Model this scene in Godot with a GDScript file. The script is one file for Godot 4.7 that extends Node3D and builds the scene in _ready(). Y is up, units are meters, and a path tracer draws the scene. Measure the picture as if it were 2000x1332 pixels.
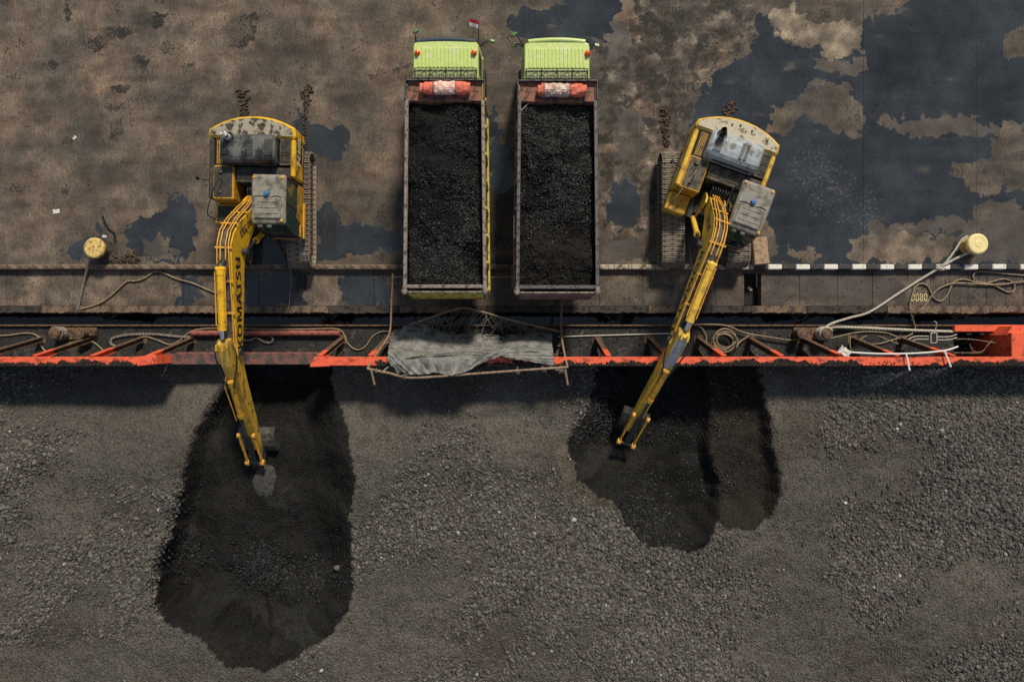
extends Node3D
# A coal quay seen from straight above: dock, two excavators, two dump trucks, a coal barge alongside.
# Plan axes: +x right in plan, +z from the dock towards the barge, y up. Dock surface is y = 0.

const LENS := 1333.0
const EYE := 23.4
const DECK := -0.5
const WALL_TOP := 2.5
const WATER := -2.1

var M := {}
var taken := {}
var rng := RandomNumberGenerator.new()

class MB:
	var v := PackedVector3Array()
	var n := PackedVector3Array()
	var uv := PackedVector2Array()
	var uv2 := PackedVector2Array()
	var xf := Transform3D()
	func tri(a: Vector3, b: Vector3, c: Vector3, na: Vector3, nb: Vector3, nc: Vector3) -> void:
		if (c - a).cross(b - a).dot(na + nb + nc) < 0.0:
			var t := b
			b = c
			c = t
			t = nb
			nb = nc
			nc = t
		v.append(xf * a)
		v.append(xf * b)
		v.append(xf * c)
		n.append((xf.basis * na).normalized())
		n.append((xf.basis * nb).normalized())
		n.append((xf.basis * nc).normalized())
	func face(pts: Array, out: Vector3) -> void:
		var nn := Vector3.ZERO
		for i in range(1, pts.size() - 1):
			nn += (pts[i + 1] - pts[0]).cross(pts[i] - pts[0])
		nn = nn.normalized()
		if nn.dot(out) < 0.0:
			nn = -nn
		for i in range(1, pts.size() - 1):
			tri(pts[0], pts[i], pts[i + 1], nn, nn, nn)
	func box(c: Vector3, s: Vector3, ch := 0.0, b := Basis()) -> void:
		var h := s * 0.5
		ch = minf(ch, minf(h.x, minf(h.y, h.z)) * 0.9)
		for ax in 3:
			var u := (ax + 1) % 3
			var w := (ax + 2) % 3
			for sg in [-1.0, 1.0]:
				var q := []
				for k in [[-1, -1], [1, -1], [1, 1], [-1, 1]]:
					var p := Vector3.ZERO
					p[ax] = sg * h[ax]
					p[u] = k[0] * (h[u] - ch)
					p[w] = k[1] * (h[w] - ch)
					q.append(c + b * p)
				var o := Vector3.ZERO
				o[ax] = sg
				face(q, b * o)
		if ch <= 0.0:
			return
		for ax in 3:
			var u := (ax + 1) % 3
			var w := (ax + 2) % 3
			for su in [-1.0, 1.0]:
				for sw in [-1.0, 1.0]:
					var q := []
					for k in [[0, -1], [0, 1], [1, 1], [1, -1]]:
						var p := Vector3.ZERO
						p[ax] = k[1] * (h[ax] - ch)
						p[u] = su * (h[u] - (ch if k[0] == 1 else 0.0))
						p[w] = sw * (h[w] - (ch if k[0] == 0 else 0.0))
						q.append(c + b * p)
					var o := Vector3.ZERO
					o[u] = su
					o[w] = sw
					face(q, b * o)
		for sx in [-1.0, 1.0]:
			for sy in [-1.0, 1.0]:
				for sz in [-1.0, 1.0]:
					var s3 := Vector3(sx, sy, sz)
					var q := []
					for ax in 3:
						var p := s3 * (h - Vector3.ONE * ch)
						p[ax] = s3[ax] * h[ax]
						q.append(c + b * p)
					face(q, b * s3)
	func bar(a: Vector3, b: Vector3, w: float, t: float, ch := 0.0, side := Vector3.UP) -> void:
		var z := (b - a).normalized()
		var x := side.cross(z)
		if x.length() < 0.01:
			x = Vector3.RIGHT.cross(z)
		x = x.normalized()
		box((a + b) * 0.5, Vector3(w, t, a.distance_to(b)), ch, Basis(x, z.cross(x), z))
	func ring(c: Vector3, x: Vector3, y: Vector3, r: float, k: int) -> Array:
		var q := []
		for i in k:
			var a := TAU * i / k
			q.append(c + (x * cos(a) + y * sin(a)) * r)
		return q
	func cyl(a: Vector3, b: Vector3, ra: float, rb: float, k := 12, caps := true) -> void:
		var z := (b - a).normalized()
		var x := Vector3.UP.cross(z)
		if x.length() < 0.01:
			x = Vector3.RIGHT.cross(z)
		x = x.normalized()
		var y := z.cross(x)
		var p := ring(a, x, y, ra, k)
		var q := ring(b, x, y, rb, k)
		for i in k:
			var j := (i + 1) % k
			var ni: Vector3 = (x * cos(TAU * i / k) + y * sin(TAU * i / k))
			var nj: Vector3 = (x * cos(TAU * j / k) + y * sin(TAU * j / k))
			tri(p[i], p[j], q[j], ni, nj, nj)
			tri(p[i], q[j], q[i], ni, nj, ni)
		if caps:
			if ra > 0.0:
				face(p, -z)
			if rb > 0.0:
				face(q, z)
	func lathe(c: Vector3, prof: Array, k := 20) -> void:
		for s in prof.size() - 1:
			var p0: Vector2 = prof[s]
			var p1: Vector2 = prof[s + 1]
			var d := (p1 - p0).normalized()
			for i in k:
				var a := TAU * i / k
				var e := TAU * (i + 1) / k
				var ra := Vector3(cos(a), 0, sin(a))
				var re := Vector3(cos(e), 0, sin(e))
				var na := ra * d.y - Vector3.UP * d.x
				var ne := re * d.y - Vector3.UP * d.x
				var A := c + ra * p0.x + Vector3.UP * p0.y
				var B := c + re * p0.x + Vector3.UP * p0.y
				var C := c + re * p1.x + Vector3.UP * p1.y
				var D := c + ra * p1.x + Vector3.UP * p1.y
				if p0.x > 0.0:
					tri(A, B, C, na, ne, ne)
				if p1.x > 0.0:
					tri(A, C, D, na, ne, na)
	func tube(pts: Array, r: float, k := 6) -> void:
		var m := pts.size()
		var x := Vector3.ZERO
		var last := []
		var lastn := []
		for i in m:
			var t: Vector3 = (pts[mini(i + 1, m - 1)] - pts[maxi(i - 1, 0)]).normalized()
			if i == 0:
				x = t.cross(Vector3.UP)
				if x.length() < 0.05:
					x = t.cross(Vector3.RIGHT)
			x = (x - t * x.dot(t)).normalized()
			var y := t.cross(x)
			var q := []
			var nn := []
			for j in k:
				var a := TAU * j / k
				var d := x * cos(a) + y * sin(a)
				nn.append(d)
				q.append(pts[i] + d * r)
			if i == 0:
				face(q, -t)
			else:
				for j in k:
					var e := (j + 1) % k
					tri(last[j], last[e], q[e], lastn[j], lastn[e], nn[e])
					tri(last[j], q[e], q[j], lastn[j], nn[e], nn[j])
			if i == m - 1:
				face(q, t)
			last = q
			lastn = nn
	func inset(poly: PackedVector2Array, d: float) -> PackedVector2Array:
		var m := poly.size()
		var ar := 0.0
		for i in m:
			ar += poly[i].cross(poly[(i + 1) % m])
		var sg := 1.0 if ar > 0.0 else -1.0
		var out := PackedVector2Array()
		for i in m:
			var e0 := (poly[i] - poly[(i + m - 1) % m]).normalized()
			var e1 := (poly[(i + 1) % m] - poly[i]).normalized()
			var n0 := Vector2(-e0.y, e0.x) * sg
			var n1 := Vector2(-e1.y, e1.x) * sg
			var bi := (n0 + n1).normalized()
			out.append(poly[i] + bi * d / maxf(0.4, bi.dot(n0)))
		return out
	func place(p: Vector2, t: float, mode: int) -> Vector3:
		return Vector3(t, p.y, p.x) if mode == 0 else Vector3(p.x, t, p.y)
	# mode 0: profile (z, y) pushed along x; mode 1: plan (x, z) pushed along y
	func prism(poly: PackedVector2Array, mode: int, t0: float, t1: float, ch0 := 0.0, ch1 := 0.0) -> void:
		var m := poly.size()
		var mid := Vector2.ZERO
		for p in poly:
			mid += p / m
		var ar := 0.0
		for i in m:
			ar += poly[i].cross(poly[(i + 1) % m])
		var sg := -1.0 if ar > 0.0 else 1.0
		var rings := []
		if ch0 > 0.0:
			rings.append([inset(poly, ch0), t0])
			rings.append([poly, t0 + ch0])
		else:
			rings.append([poly, t0])
		if ch1 > 0.0:
			rings.append([poly, t1 - ch1])
			rings.append([inset(poly, ch1), t1])
		else:
			rings.append([poly, t1])
		var up := Vector3.RIGHT if mode == 0 else Vector3.UP
		for r in rings.size() - 1:
			for i in m:
				var j := (i + 1) % m
				var e := poly[j] - poly[i]
				var o2 := Vector2(-e.y, e.x) * sg
				face([place(rings[r][0][i], rings[r][1], mode), place(rings[r][0][j], rings[r][1], mode), place(rings[r + 1][0][j], rings[r + 1][1], mode), place(rings[r + 1][0][i], rings[r + 1][1], mode)], place(o2, 0.0, mode))
		for cap in [[rings[0], -up], [rings[-1], up]]:
			var q: PackedVector2Array = cap[0][0]
			var ix := Geometry2D.triangulate_polygon(q)
			for i in range(0, ix.size(), 3):
				tri(place(q[ix[i]], cap[0][1], mode), place(q[ix[i + 1]], cap[0][1], mode), place(q[ix[i + 2]], cap[0][1], mode), cap[1], cap[1], cap[1])
	func loft(rings: Array, cap0 := true, cap1 := true) -> void:
		var c := Vector3.ZERO
		var cnt := 0
		for r in rings:
			for p in r:
				c += p
				cnt += 1
		c /= cnt
		for s in rings.size() - 1:
			var m: int = rings[s].size()
			for i in m:
				var j := (i + 1) % m
				var q := [rings[s][i], rings[s][j], rings[s + 1][j], rings[s + 1][i]]
				face(q, (q[0] + q[1] + q[2] + q[3]) * 0.25 - c)
		if cap0:
			face(rings[0], rings[0][0] - rings[1][0] + (rings[0][1] - rings[1][1]))
		if cap1:
			face(rings[-1], rings[-1][0] - rings[-2][0] + (rings[-1][1] - rings[-2][1]))
	func mesh() -> ArrayMesh:
		var arr := []
		arr.resize(Mesh.ARRAY_MAX)
		arr[Mesh.ARRAY_VERTEX] = v
		arr[Mesh.ARRAY_NORMAL] = n
		if uv.size() == v.size():
			arr[Mesh.ARRAY_TEX_UV] = uv
		if uv2.size() == v.size():
			arr[Mesh.ARRAY_TEX_UV2] = uv2
		var am := ArrayMesh.new()
		am.add_surface_from_arrays(Mesh.PRIMITIVE_TRIANGLES, arr)
		return am

func numbered(called: String) -> String:
	var k: int = taken.get(called, 0)
	taken[called] = k + 1
	return called if k == 0 else "%s_%03d" % [called, k]

# a spot read off the plan drawing, at its own height
func at(u: float, w: float, h := 0.0) -> Vector3:
	return Vector3((u - 1000.0) / LENS * (EYE - h), h, (w - 666.0) / LENS * (EYE - h))

func tag(o: Node3D, label: String, category := "", group := "", kind := "") -> Node3D:
	if label != "":
		o.set_meta("label", label)
	if category != "":
		o.set_meta("category", category)
	if group != "":
		o.set_meta("group", group)
	if kind != "":
		o.set_meta("kind", kind)
	return o

func thing(called: String, label: String, category: String, where := Vector3.ZERO, turn := 0.0, group := "") -> Node3D:
	var o := Node3D.new()
	o.name = numbered(called)
	add_child(o)
	o.position = where
	o.rotation.y = turn
	tag(o, label, category, group)
	return o

func part(parent: Node3D, called: String, mb: MB, mat: Material) -> MeshInstance3D:
	return part_mesh(parent, called, mb.mesh(), mat)

func part_mesh(parent: Node3D, called: String, m: Mesh, mat: Material) -> MeshInstance3D:
	var o := MeshInstance3D.new()
	o.mesh = m
	o.material_override = mat
	o.name = numbered(called) if parent == self else called
	parent.add_child(o, true)
	return o

func solo(called: String, label: String, category: String, mb: MB, mat: Material, group := "") -> MeshInstance3D:
	var o := part(self, called, mb, mat)
	tag(o, label, category, group)
	return o

func box_part(parent: Node3D, called: String, c: Vector3, s: Vector3, mat: Material, ch := 0.015) -> MeshInstance3D:
	var b := MB.new()
	b.box(c, s, ch)
	return part(parent, called, b, mat)

func smooth(pts: Array, steps := 6) -> Array:
	var out := []
	var m := pts.size()
	for i in m - 1:
		var p0: Vector3 = pts[maxi(i - 1, 0)]
		var p1: Vector3 = pts[i]
		var p2: Vector3 = pts[i + 1]
		var p3: Vector3 = pts[mini(i + 2, m - 1)]
		for s in steps:
			out.append(p1.cubic_interpolate(p2, p0, p3, float(s) / steps))
	out.append(pts[-1])
	return out

# three strands laid round one another
func strands(b: MB, path: Array, r: float, pitch: float) -> void:
	for k in 3:
		var q := []
		var run := 0.0
		var x := Vector3.ZERO
		var dense := []
		for i in path.size() - 1:
			var L: float = path[i].distance_to(path[i + 1])
			var c := maxi(1, int(ceil(L / (pitch / 6.0))))
			for s in c:
				dense.append(path[i].lerp(path[i + 1], float(s) / c))
		dense.append(path[-1])
		for i in dense.size():
			var t: Vector3 = (dense[mini(i + 1, dense.size() - 1)] - dense[maxi(i - 1, 0)]).normalized()
			if i == 0:
				x = t.cross(Vector3.UP).normalized() if absf(t.y) < 0.95 else Vector3.RIGHT
			else:
				run += dense[i].distance_to(dense[i - 1])
			x = (x - t * x.dot(t)).normalized()
			var a := TAU * (run / pitch + k / 3.0)
			q.append(dense[i] + (x * cos(a) + t.cross(x) * sin(a)) * r * 0.52)
		b.tube(q, r * 0.56, 5)

# ---------- procedural textures and materials ----------
func noise_bytes(size: int, seed_: int, freq: float, oct := 4, kind := FastNoiseLite.TYPE_SIMPLEX_SMOOTH) -> PackedByteArray:
	var f := FastNoiseLite.new()
	f.seed = seed_
	f.frequency = freq
	f.noise_type = kind
	f.fractal_octaves = oct
	var im := f.get_seamless_image(size, size, false, false, 0.15, true)
	im.convert(Image.FORMAT_L8)
	return im.get_data()

# base paint with a fine mottle, patches of a second colour with ragged outlines, and specks
func paint_tex(seed_: int, base: Color, patch: Color, share: float, fine := 0.12, specks := 0.03, soft := 0.06, size := 256) -> ImageTexture:
	var big := noise_bytes(size, seed_, 0.012, 5)
	var mid := noise_bytes(size, seed_ + 7, 0.05, 4)
	var spk := noise_bytes(size, seed_ + 13, 0.16, 2)
	var d := PackedByteArray()
	d.resize(size * size * 3)
	for i in size * size:
		var a := big[i] / 255.0
		var b := mid[i] / 255.0
		var c := spk[i] / 255.0
		var k := smoothstep(1.0 - share - soft, 1.0 - share + soft, a * 0.72 + b * 0.28)
		if c > 1.0 - specks * 3.0:
			k = maxf(k, 0.7)
		var g := 1.0 + (b - 0.5) * 2.0 * fine + (c - 0.5) * fine
		var col := base.lerp(patch, k) * g
		d[i * 3] = clampi(int(col.r * 255.0), 0, 255)
		d[i * 3 + 1] = clampi(int(col.g * 255.0), 0, 255)
		d[i * 3 + 2] = clampi(int(col.b * 255.0), 0, 255)
	var im := Image.create_from_data(size, size, false, Image.FORMAT_RGB8, d)
	im.generate_mipmaps()
	return ImageTexture.create_from_image(im)

func grain_tex(seed_: int) -> ImageTexture:
	var size := 512
	var a := noise_bytes(size, seed_, 0.11, 3)
	var b := noise_bytes(size, seed_ + 3, 0.30, 2)
	var d := PackedByteArray()
	d.resize(size * size * 3)
	for i in size * size:
		var g := 0.90 + (a[i] / 255.0 - 0.5) * 0.30 + (b[i] / 255.0 - 0.5) * 0.34
		if b[i] < 52:
			g *= 0.72
		for c in 3:
			d[i * 3 + c] = clampi(int(g * 255.0), 0, 255)
	var im := Image.create_from_data(size, size, false, Image.FORMAT_RGB8, d)
	im.generate_mipmaps()
	return ImageTexture.create_from_image(im)

func bump_tex(seed_: int, freq: float, strength: float, size := 256) -> ImageTexture:
	var im := Image.create_from_data(size, size, false, Image.FORMAT_L8, noise_bytes(size, seed_, freq, 4))
	im.convert(Image.FORMAT_RGBA8)
	im.bump_map_to_normal_map(strength)
	return ImageTexture.create_from_image(im)

func mat(tex: Texture2D, rough: float, tile: float, metal := 0.0, bump: Texture2D = null, bump_scale := 1.0) -> StandardMaterial3D:
	var m := StandardMaterial3D.new()
	m.albedo_texture = tex
	m.roughness = rough
	m.metallic = metal
	m.uv1_triplanar = true
	m.uv1_scale = Vector3.ONE / tile
	if bump:
		m.normal_enabled = true
		m.normal_texture = bump
		m.normal_scale = bump_scale
	return m

func plain(c: Color, rough: float, metal := 0.0) -> StandardMaterial3D:
	var m := StandardMaterial3D.new()
	m.albedo_color = c
	m.roughness = rough
	m.metallic = metal
	return m

func c8(r: int, g: int, b: int) -> Color:
	return Color8(r, g, b)

func make_materials() -> void:
	var bump := bump_tex(5, 0.03, 3.0)
	var fine_bump := bump_tex(6, 0.12, 3.0)
	M.yellow_deep = mat(paint_tex(11, c8(228, 178, 34), c8(128, 92, 44), 0.33, 0.09, 0.025, 0.13), 0.42, 2.2, 0.0, bump, 0.15)
	M.yellow_pale = mat(paint_tex(12, c8(226, 186, 70), c8(146, 114, 70), 0.33, 0.08, 0.025, 0.13), 0.45, 2.0, 0.0, bump, 0.15)
	M.yellow_worn = mat(paint_tex(13, c8(200, 150, 40), c8(92, 70, 44), 0.36, 0.12, 0.04, 0.13), 0.6, 1.1, 0.0, bump, 0.3)
	M.yellow_worn_light = mat(paint_tex(28, c8(206, 164, 58), c8(120, 92, 48), 0.34, 0.1, 0.03, 0.08), 0.55, 1.2, 0.0, bump, 0.3)
	M.bucket = mat(paint_tex(30, c8(92, 90, 84), c8(52, 50, 47), 0.42, 0.2, 0.05, 0.12), 0.5, 0.7, 0.3)
	M.pipe_yellow = mat(paint_tex(14, c8(216, 160, 58), c8(120, 84, 46), 0.3, 0.08, 0.02), 0.45, 0.6)
	M.hood_grey = mat(paint_tex(15, c8(112, 112, 108), c8(46, 48, 50), 0.50, 0.10, 0.02, 0.14), 0.34, 2.0, 0.0, bump, 0.25)
	M.hood_blue = mat(paint_tex(16, c8(162, 172, 178), c8(112, 112, 106), 0.38, 0.08, 0.02, 0.12), 0.4, 1.6, 0.0, bump, 0.25)
	M.top_dusty = mat(paint_tex(17, c8(164, 155, 137), c8(66, 60, 53), 0.42, 0.16, 0.05, 0.09), 0.75, 1.0, 0.0, bump, 0.3)
	M.top_clean = mat(paint_tex(18, c8(190, 182, 160), c8(118, 106, 88), 0.34, 0.08, 0.03), 0.65, 1.2, 0.0, bump, 0.3)
	M.grime = mat(paint_tex(19, c8(52, 50, 48), c8(86, 76, 62), 0.34, 0.2, 0.04, 0.14), 0.7, 1.0, 0.0, bump, 0.5)
	M.grime_brown = mat(paint_tex(20, c8(96, 87, 72), c8(54, 49, 43), 0.44, 0.2, 0.05, 0.14), 0.7, 0.9, 0.0, bump, 0.5)
	M.boom_top = mat(paint_tex(21, c8(88, 82, 76), c8(40, 37, 36), 0.45, 0.16, 0.06), 0.7, 0.9)
	M.cab_roof_a = mat(paint_tex(22, c8(142, 138, 125), c8(92, 87, 74), 0.40, 0.14, 0.06, 0.16), 0.5, 1.3, 0.0, bump, 0.3)
	M.cab_roof_b = mat(paint_tex(23, c8(138, 136, 128), c8(102, 96, 82), 0.42, 0.12, 0.04, 0.15), 0.5, 1.2, 0.0, bump, 0.3)
	M.black = mat(paint_tex(24, c8(26, 26, 27), c8(52, 48, 44), 0.3, 0.2, 0.04), 0.6, 0.5)
	M.rubber = mat(paint_tex(25, c8(30, 30, 31), c8(66, 58, 50), 0.34, 0.18, 0.05), 0.85, 0.5)
	M.track = mat(paint_tex(26, c8(152, 142, 128), c8(92, 83, 73), 0.40, 0.2, 0.06, 0.12), 0.6, 0.6, 0.3, fine_bump, 0.4)
	M.mud = mat(paint_tex(27, c8(116, 98, 80), c8(72, 60, 50), 0.46, 0.25, 0.08), 0.95, 0.5, 0.0, fine_bump, 1.0)
	M.chrome = plain(c8(225, 225, 225), 0.12, 1.0)
	M.hose = plain(c8(34, 34, 36), 0.45)
	M.glass_green = plain(c8(40, 74, 62), 0.06)
	M.glass_green.transparency = BaseMaterial3D.TRANSPARENCY_ALPHA
	M.glass_green.albedo_color.a = 0.55
	M.glass_dark = plain(c8(16, 20, 22), 0.05)
	M.letter_dark = plain(c8(30, 28, 44), 0.5)
	M.letter_white = plain(c8(222, 222, 214), 0.6)
	M.letter_cream = mat(paint_tex(29, c8(222, 210, 150), c8(120, 104, 80), 0.34, 0.1, 0.05), 0.8, 0.3)
	M.lamp_blue = plain(c8(66, 118, 168), 0.35)
	M.lamp_orange = plain(c8(228, 92, 28), 0.25)
	M.lamp_orange.subsurf_scatter_enabled = true
	M.lamp_orange.subsurf_scatter_strength = 0.3
	M.lime = mat(paint_tex(31, c8(196, 216, 128), c8(206, 214, 158), 0.34, 0.05, 0.012, 0.08), 0.35, 1.6, 0.0, bump, 0.1)
	M.lime_sooty = mat(paint_tex(32, c8(162, 182, 104), c8(66, 68, 58), 0.52, 0.3, 0.10, 0.22), 0.6, 0.32)
	M.visor_dark = plain(c8(70, 82, 92), 0.2)
	M.chassis = mat(paint_tex(33, c8(40, 38, 37), c8(78, 64, 52), 0.34, 0.2, 0.05), 0.7, 0.7)
	M.bed_yellow = mat(paint_tex(34, c8(196, 180, 74), c8(118, 100, 64), 0.4, 0.12, 0.05), 0.6, 1.0)
	M.bed_pink = mat(paint_tex(35, c8(138, 112, 104), c8(84, 66, 58), 0.42, 0.14, 0.06), 0.7, 0.9)
	M.rail = mat(paint_tex(36, c8(140, 128, 120), c8(82, 70, 62), 0.38, 0.12, 0.05, 0.05), 0.55, 0.7, 0.15, bump, 0.3)
	M.rail_dark = mat(paint_tex(37, c8(96, 93, 92), c8(56, 52, 50), 0.4, 0.14, 0.05, 0.05), 0.55, 0.7, 0.15, bump, 0.3)
	M.rust_shelf = mat(paint_tex(38, c8(142, 94, 74), c8(78, 60, 52), 0.42, 0.12, 0.05), 0.75, 0.9, 0.0, bump, 0.3)
	M.tarp_orange = mat(paint_tex(39, c8(226, 120, 94), c8(200, 98, 76), 0.4, 0.08, 0.02), 0.7, 0.5, 0.0, fine_bump, 0.6)
	M.tarp_wrap = mat(paint_tex(40, c8(230, 202, 190), c8(222, 160, 140), 0.40, 0.1, 0.02, 0.1), 0.4, 0.4, 0.0, bump, 1.0)
	M.tarp_wrap_grey = mat(paint_tex(41, c8(198, 188, 178), c8(168, 110, 92), 0.4, 0.14, 0.03, 0.05), 0.45, 0.45, 0.0, bump, 1.0)
	M.strap_blue = plain(c8(48, 84, 150), 0.6)
	M.flag_red = plain(c8(214, 30, 38), 0.7)
	M.flag_white = plain(c8(236, 232, 228), 0.7)
	M.panel_blue = plain(c8(34, 74, 134), 0.5)
	M.panel_orange = plain(c8(168, 92, 52), 0.6)
	M.panel_green = plain(c8(84, 124, 64), 0.6)
	M.mirror_green = plain(c8(96, 132, 84), 0.35)
	M.barge_orange = mat(paint_tex(51, c8(232, 100, 66), c8(150, 66, 50), 0.30, 0.10, 0.035, 0.12), 0.55, 1.2, 0.0, bump, 0.2)
	M.barge_faded = mat(paint_tex(52, c8(112, 76, 68), c8(72, 63, 60), 0.50, 0.16, 0.05, 0.12), 0.75, 1.1, 0.0, bump, 0.4)
	M.barge_deck = mat(paint_tex(53, c8(40, 40, 40), c8(66, 63, 60), 0.34, 0.22, 0.06), 0.75, 1.6, 0.0, fine_bump, 0.8)
	M.barge_rust = mat(paint_tex(54, c8(112, 88, 68), c8(70, 52, 42), 0.42, 0.16, 0.06), 0.8, 0.8, 0.0, bump, 0.4)
	M.barge_pipe = mat(paint_tex(55, c8(146, 84, 72), c8(88, 62, 56), 0.4, 0.14, 0.05), 0.65, 0.7)
	M.hull = mat(paint_tex(56, c8(44, 42, 44), c8(92, 56, 48), 0.34, 0.15, 0.05), 0.7, 1.4)
	M.rope_white = mat(paint_tex(57, c8(206, 200, 188), c8(150, 140, 126), 0.36, 0.14, 0.03), 0.9, 0.25, 0.0, fine_bump, 1.0)
	M.rope_grey = mat(paint_tex(58, c8(140, 134, 124), c8(88, 82, 74), 0.42, 0.16, 0.05), 0.9, 0.25, 0.0, fine_bump, 1.0)
	M.hose_tan = mat(paint_tex(59, c8(148, 132, 104), c8(106, 92, 72), 0.4, 0.1, 0.03), 0.6, 0.4)
	M.bollard = mat(paint_tex(60, c8(220, 190, 116), c8(146, 106, 62), 0.36, 0.14, 0.05, 0.12), 0.55, 0.5, 0.0, bump, 0.4)
	M.bollard_pale = mat(paint_tex(61, c8(240, 222, 160), c8(176, 128, 74), 0.22, 0.06, 0.03, 0.04), 0.5, 0.7, 0.0, bump, 0.3)
	M.pole = mat(paint_tex(62, c8(150, 128, 104), c8(112, 88, 70), 0.42, 0.12, 0.05), 0.7, 0.5)
	M.sheet = mat(paint_tex(63, c8(134, 135, 131), c8(92, 91, 88), 0.44, 0.08, 0.03, 0.16), 0.8, 1.2, 0.0, bump, 0.5)
	M.concrete_block = mat(paint_tex(64, c8(172, 148, 122), c8(136, 114, 94), 0.4, 0.14, 0.05, 0.14), 0.9, 0.7, 0.0, fine_bump, 0.6)
	M.kerb_white = mat(paint_tex(65, c8(226, 224, 216), c8(118, 108, 98), 0.27, 0.07, 0.03, 0.03), 0.75, 0.8, 0.0, bump, 0.3)
	M.kerb_black = mat(paint_tex(66, c8(58, 60, 60), c8(104, 96, 88), 0.32, 0.14, 0.04, 0.04), 0.8, 0.8, 0.0, bump, 0.3)
	M.kerb_bare = mat(paint_tex(67, c8(128, 112, 94), c8(78, 70, 62), 0.44, 0.2, 0.05, 0.12), 0.9, 0.9, 0.0, bump, 0.6)
	M.kerb_worn = mat(paint_tex(68, c8(178, 168, 150), c8(104, 92, 78), 0.44, 0.12, 0.05, 0.04), 0.85, 0.8, 0.0, bump, 0.4)
	M.lip = mat(paint_tex(69, c8(118, 101, 84), c8(66, 59, 53), 0.44, 0.2, 0.05, 0.12), 0.95, 1.3, 0.0, bump, 0.8)
	M.lip_dark = mat(paint_tex(70, c8(66, 60, 55), c8(38, 37, 37), 0.42, 0.16, 0.05), 0.9, 1.1, 0.0, bump, 0.8)
	M.quay_wall = mat(paint_tex(71, c8(64, 58, 52), c8(34, 33, 32), 0.45, 0.16, 0.05), 0.9, 2.0, 0.0, bump, 0.8)
	M.coal_black = mat(paint_tex(72, c8(30, 30, 31), c8(16, 16, 17), 0.4, 0.3, 0.06), 0.75, 0.7, 0.0, fine_bump, 1.2)
	M.rag = plain(c8(214, 210, 204), 0.9)
	M.plastic_white = plain(c8(226, 226, 222), 0.5)
	M.water = plain(c8(24, 36, 48), 0.04)
	var wb := bump_tex(8, 0.02, 2.0)
	M.water.normal_enabled = true
	M.water.normal_texture = wb
	M.water.normal_scale = 0.12
	M.water.uv1_triplanar = true
	M.water.uv1_scale = Vector3.ONE / 3.0
	# coal: the tint comes from each lump's or vertex's own colour
	M.coal = mat(paint_tex(73, c8(232, 232, 232), c8(206, 204, 200), 0.42, 0.30, 0.04, 0.16, 512), 0.9, 3.1, 0.0, fine_bump, 1.3)
	M.coal.vertex_color_use_as_albedo = true
	M.coal.metallic_specular = 0.2
	M.lump = plain(Color(1, 1, 1), 0.8)
	M.lump.vertex_color_use_as_albedo = true
	M.lump.metallic_specular = 0.25
	M.lump_glossy = plain(Color(1, 1, 1), 0.52)
	M.lump_glossy.metallic_specular = 0.42
	M.lump_glossy.vertex_color_use_as_albedo = true
	M.lump_wet = plain(Color(1, 1, 1), 0.5)
	M.lump_wet.vertex_color_use_as_albedo = true
	M.lump_wet.metallic_specular = 0.35

# ---------- the dock's own surface: dry concrete, coal smears, wet patches ----------
const DOCK_X0 := -20.0
const DOCK_X1 := 20.0
const DOCK_Z0 := -14.0
const DOCK_Z1 := -0.9
const DOCK_TW := 2048
const DOCK_TH := 672

func plan_poly(a: Array) -> PackedVector2Array:
	var q := PackedVector2Array()
	for i in range(0, a.size(), 2):
		var p := at(a[i], a[i + 1])
		q.append(Vector2(p.x, p.z))
	return q

func field(seed_: int, freq: float, oct: int, sx := 1.0) -> PackedByteArray:
	var f := FastNoiseLite.new()
	f.seed = seed_
	f.frequency = freq
	f.fractal_octaves = oct
	f.noise_type = FastNoiseLite.TYPE_SIMPLEX_SMOOTH
	var im := f.get_image(int(DOCK_TW * sx), DOCK_TH, false, false, true)
	im.resize(DOCK_TW, DOCK_TH, Image.INTERPOLATE_BILINEAR)
	im.convert(Image.FORMAT_L8)
	return im.get_data()

func stamp(mask: PackedFloat32Array, poly: PackedVector2Array, val: float, wx: PackedByteArray, wz: PackedByteArray, amp := 0.30) -> void:
	var lo := poly[0]
	var hi := poly[0]
	for p in poly:
		lo = lo.min(p)
		hi = hi.max(p)
	var kx := DOCK_TW / (DOCK_X1 - DOCK_X0)
	var kz := DOCK_TH / (DOCK_Z1 - DOCK_Z0)
	for j in range(clampi(int((lo.y - amp - DOCK_Z0) * kz), 0, DOCK_TH), clampi(int((hi.y + amp - DOCK_Z0) * kz), 0, DOCK_TH)):
		for i in range(clampi(int((lo.x - amp - DOCK_X0) * kx), 0, DOCK_TW), clampi(int((hi.x + amp - DOCK_X0) * kx), 0, DOCK_TW)):
			var k := j * DOCK_TW + i
			var p := Vector2(DOCK_X0 + (i + 0.5) / kx + (wx[k] / 255.0 - 0.5) * 2.0 * amp, DOCK_Z0 + (j + 0.5) / kz + (wz[k] / 255.0 - 0.5) * 2.0 * amp)
			if Geometry2D.is_point_in_polygon(p, poly):
				mask[k] = val

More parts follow.
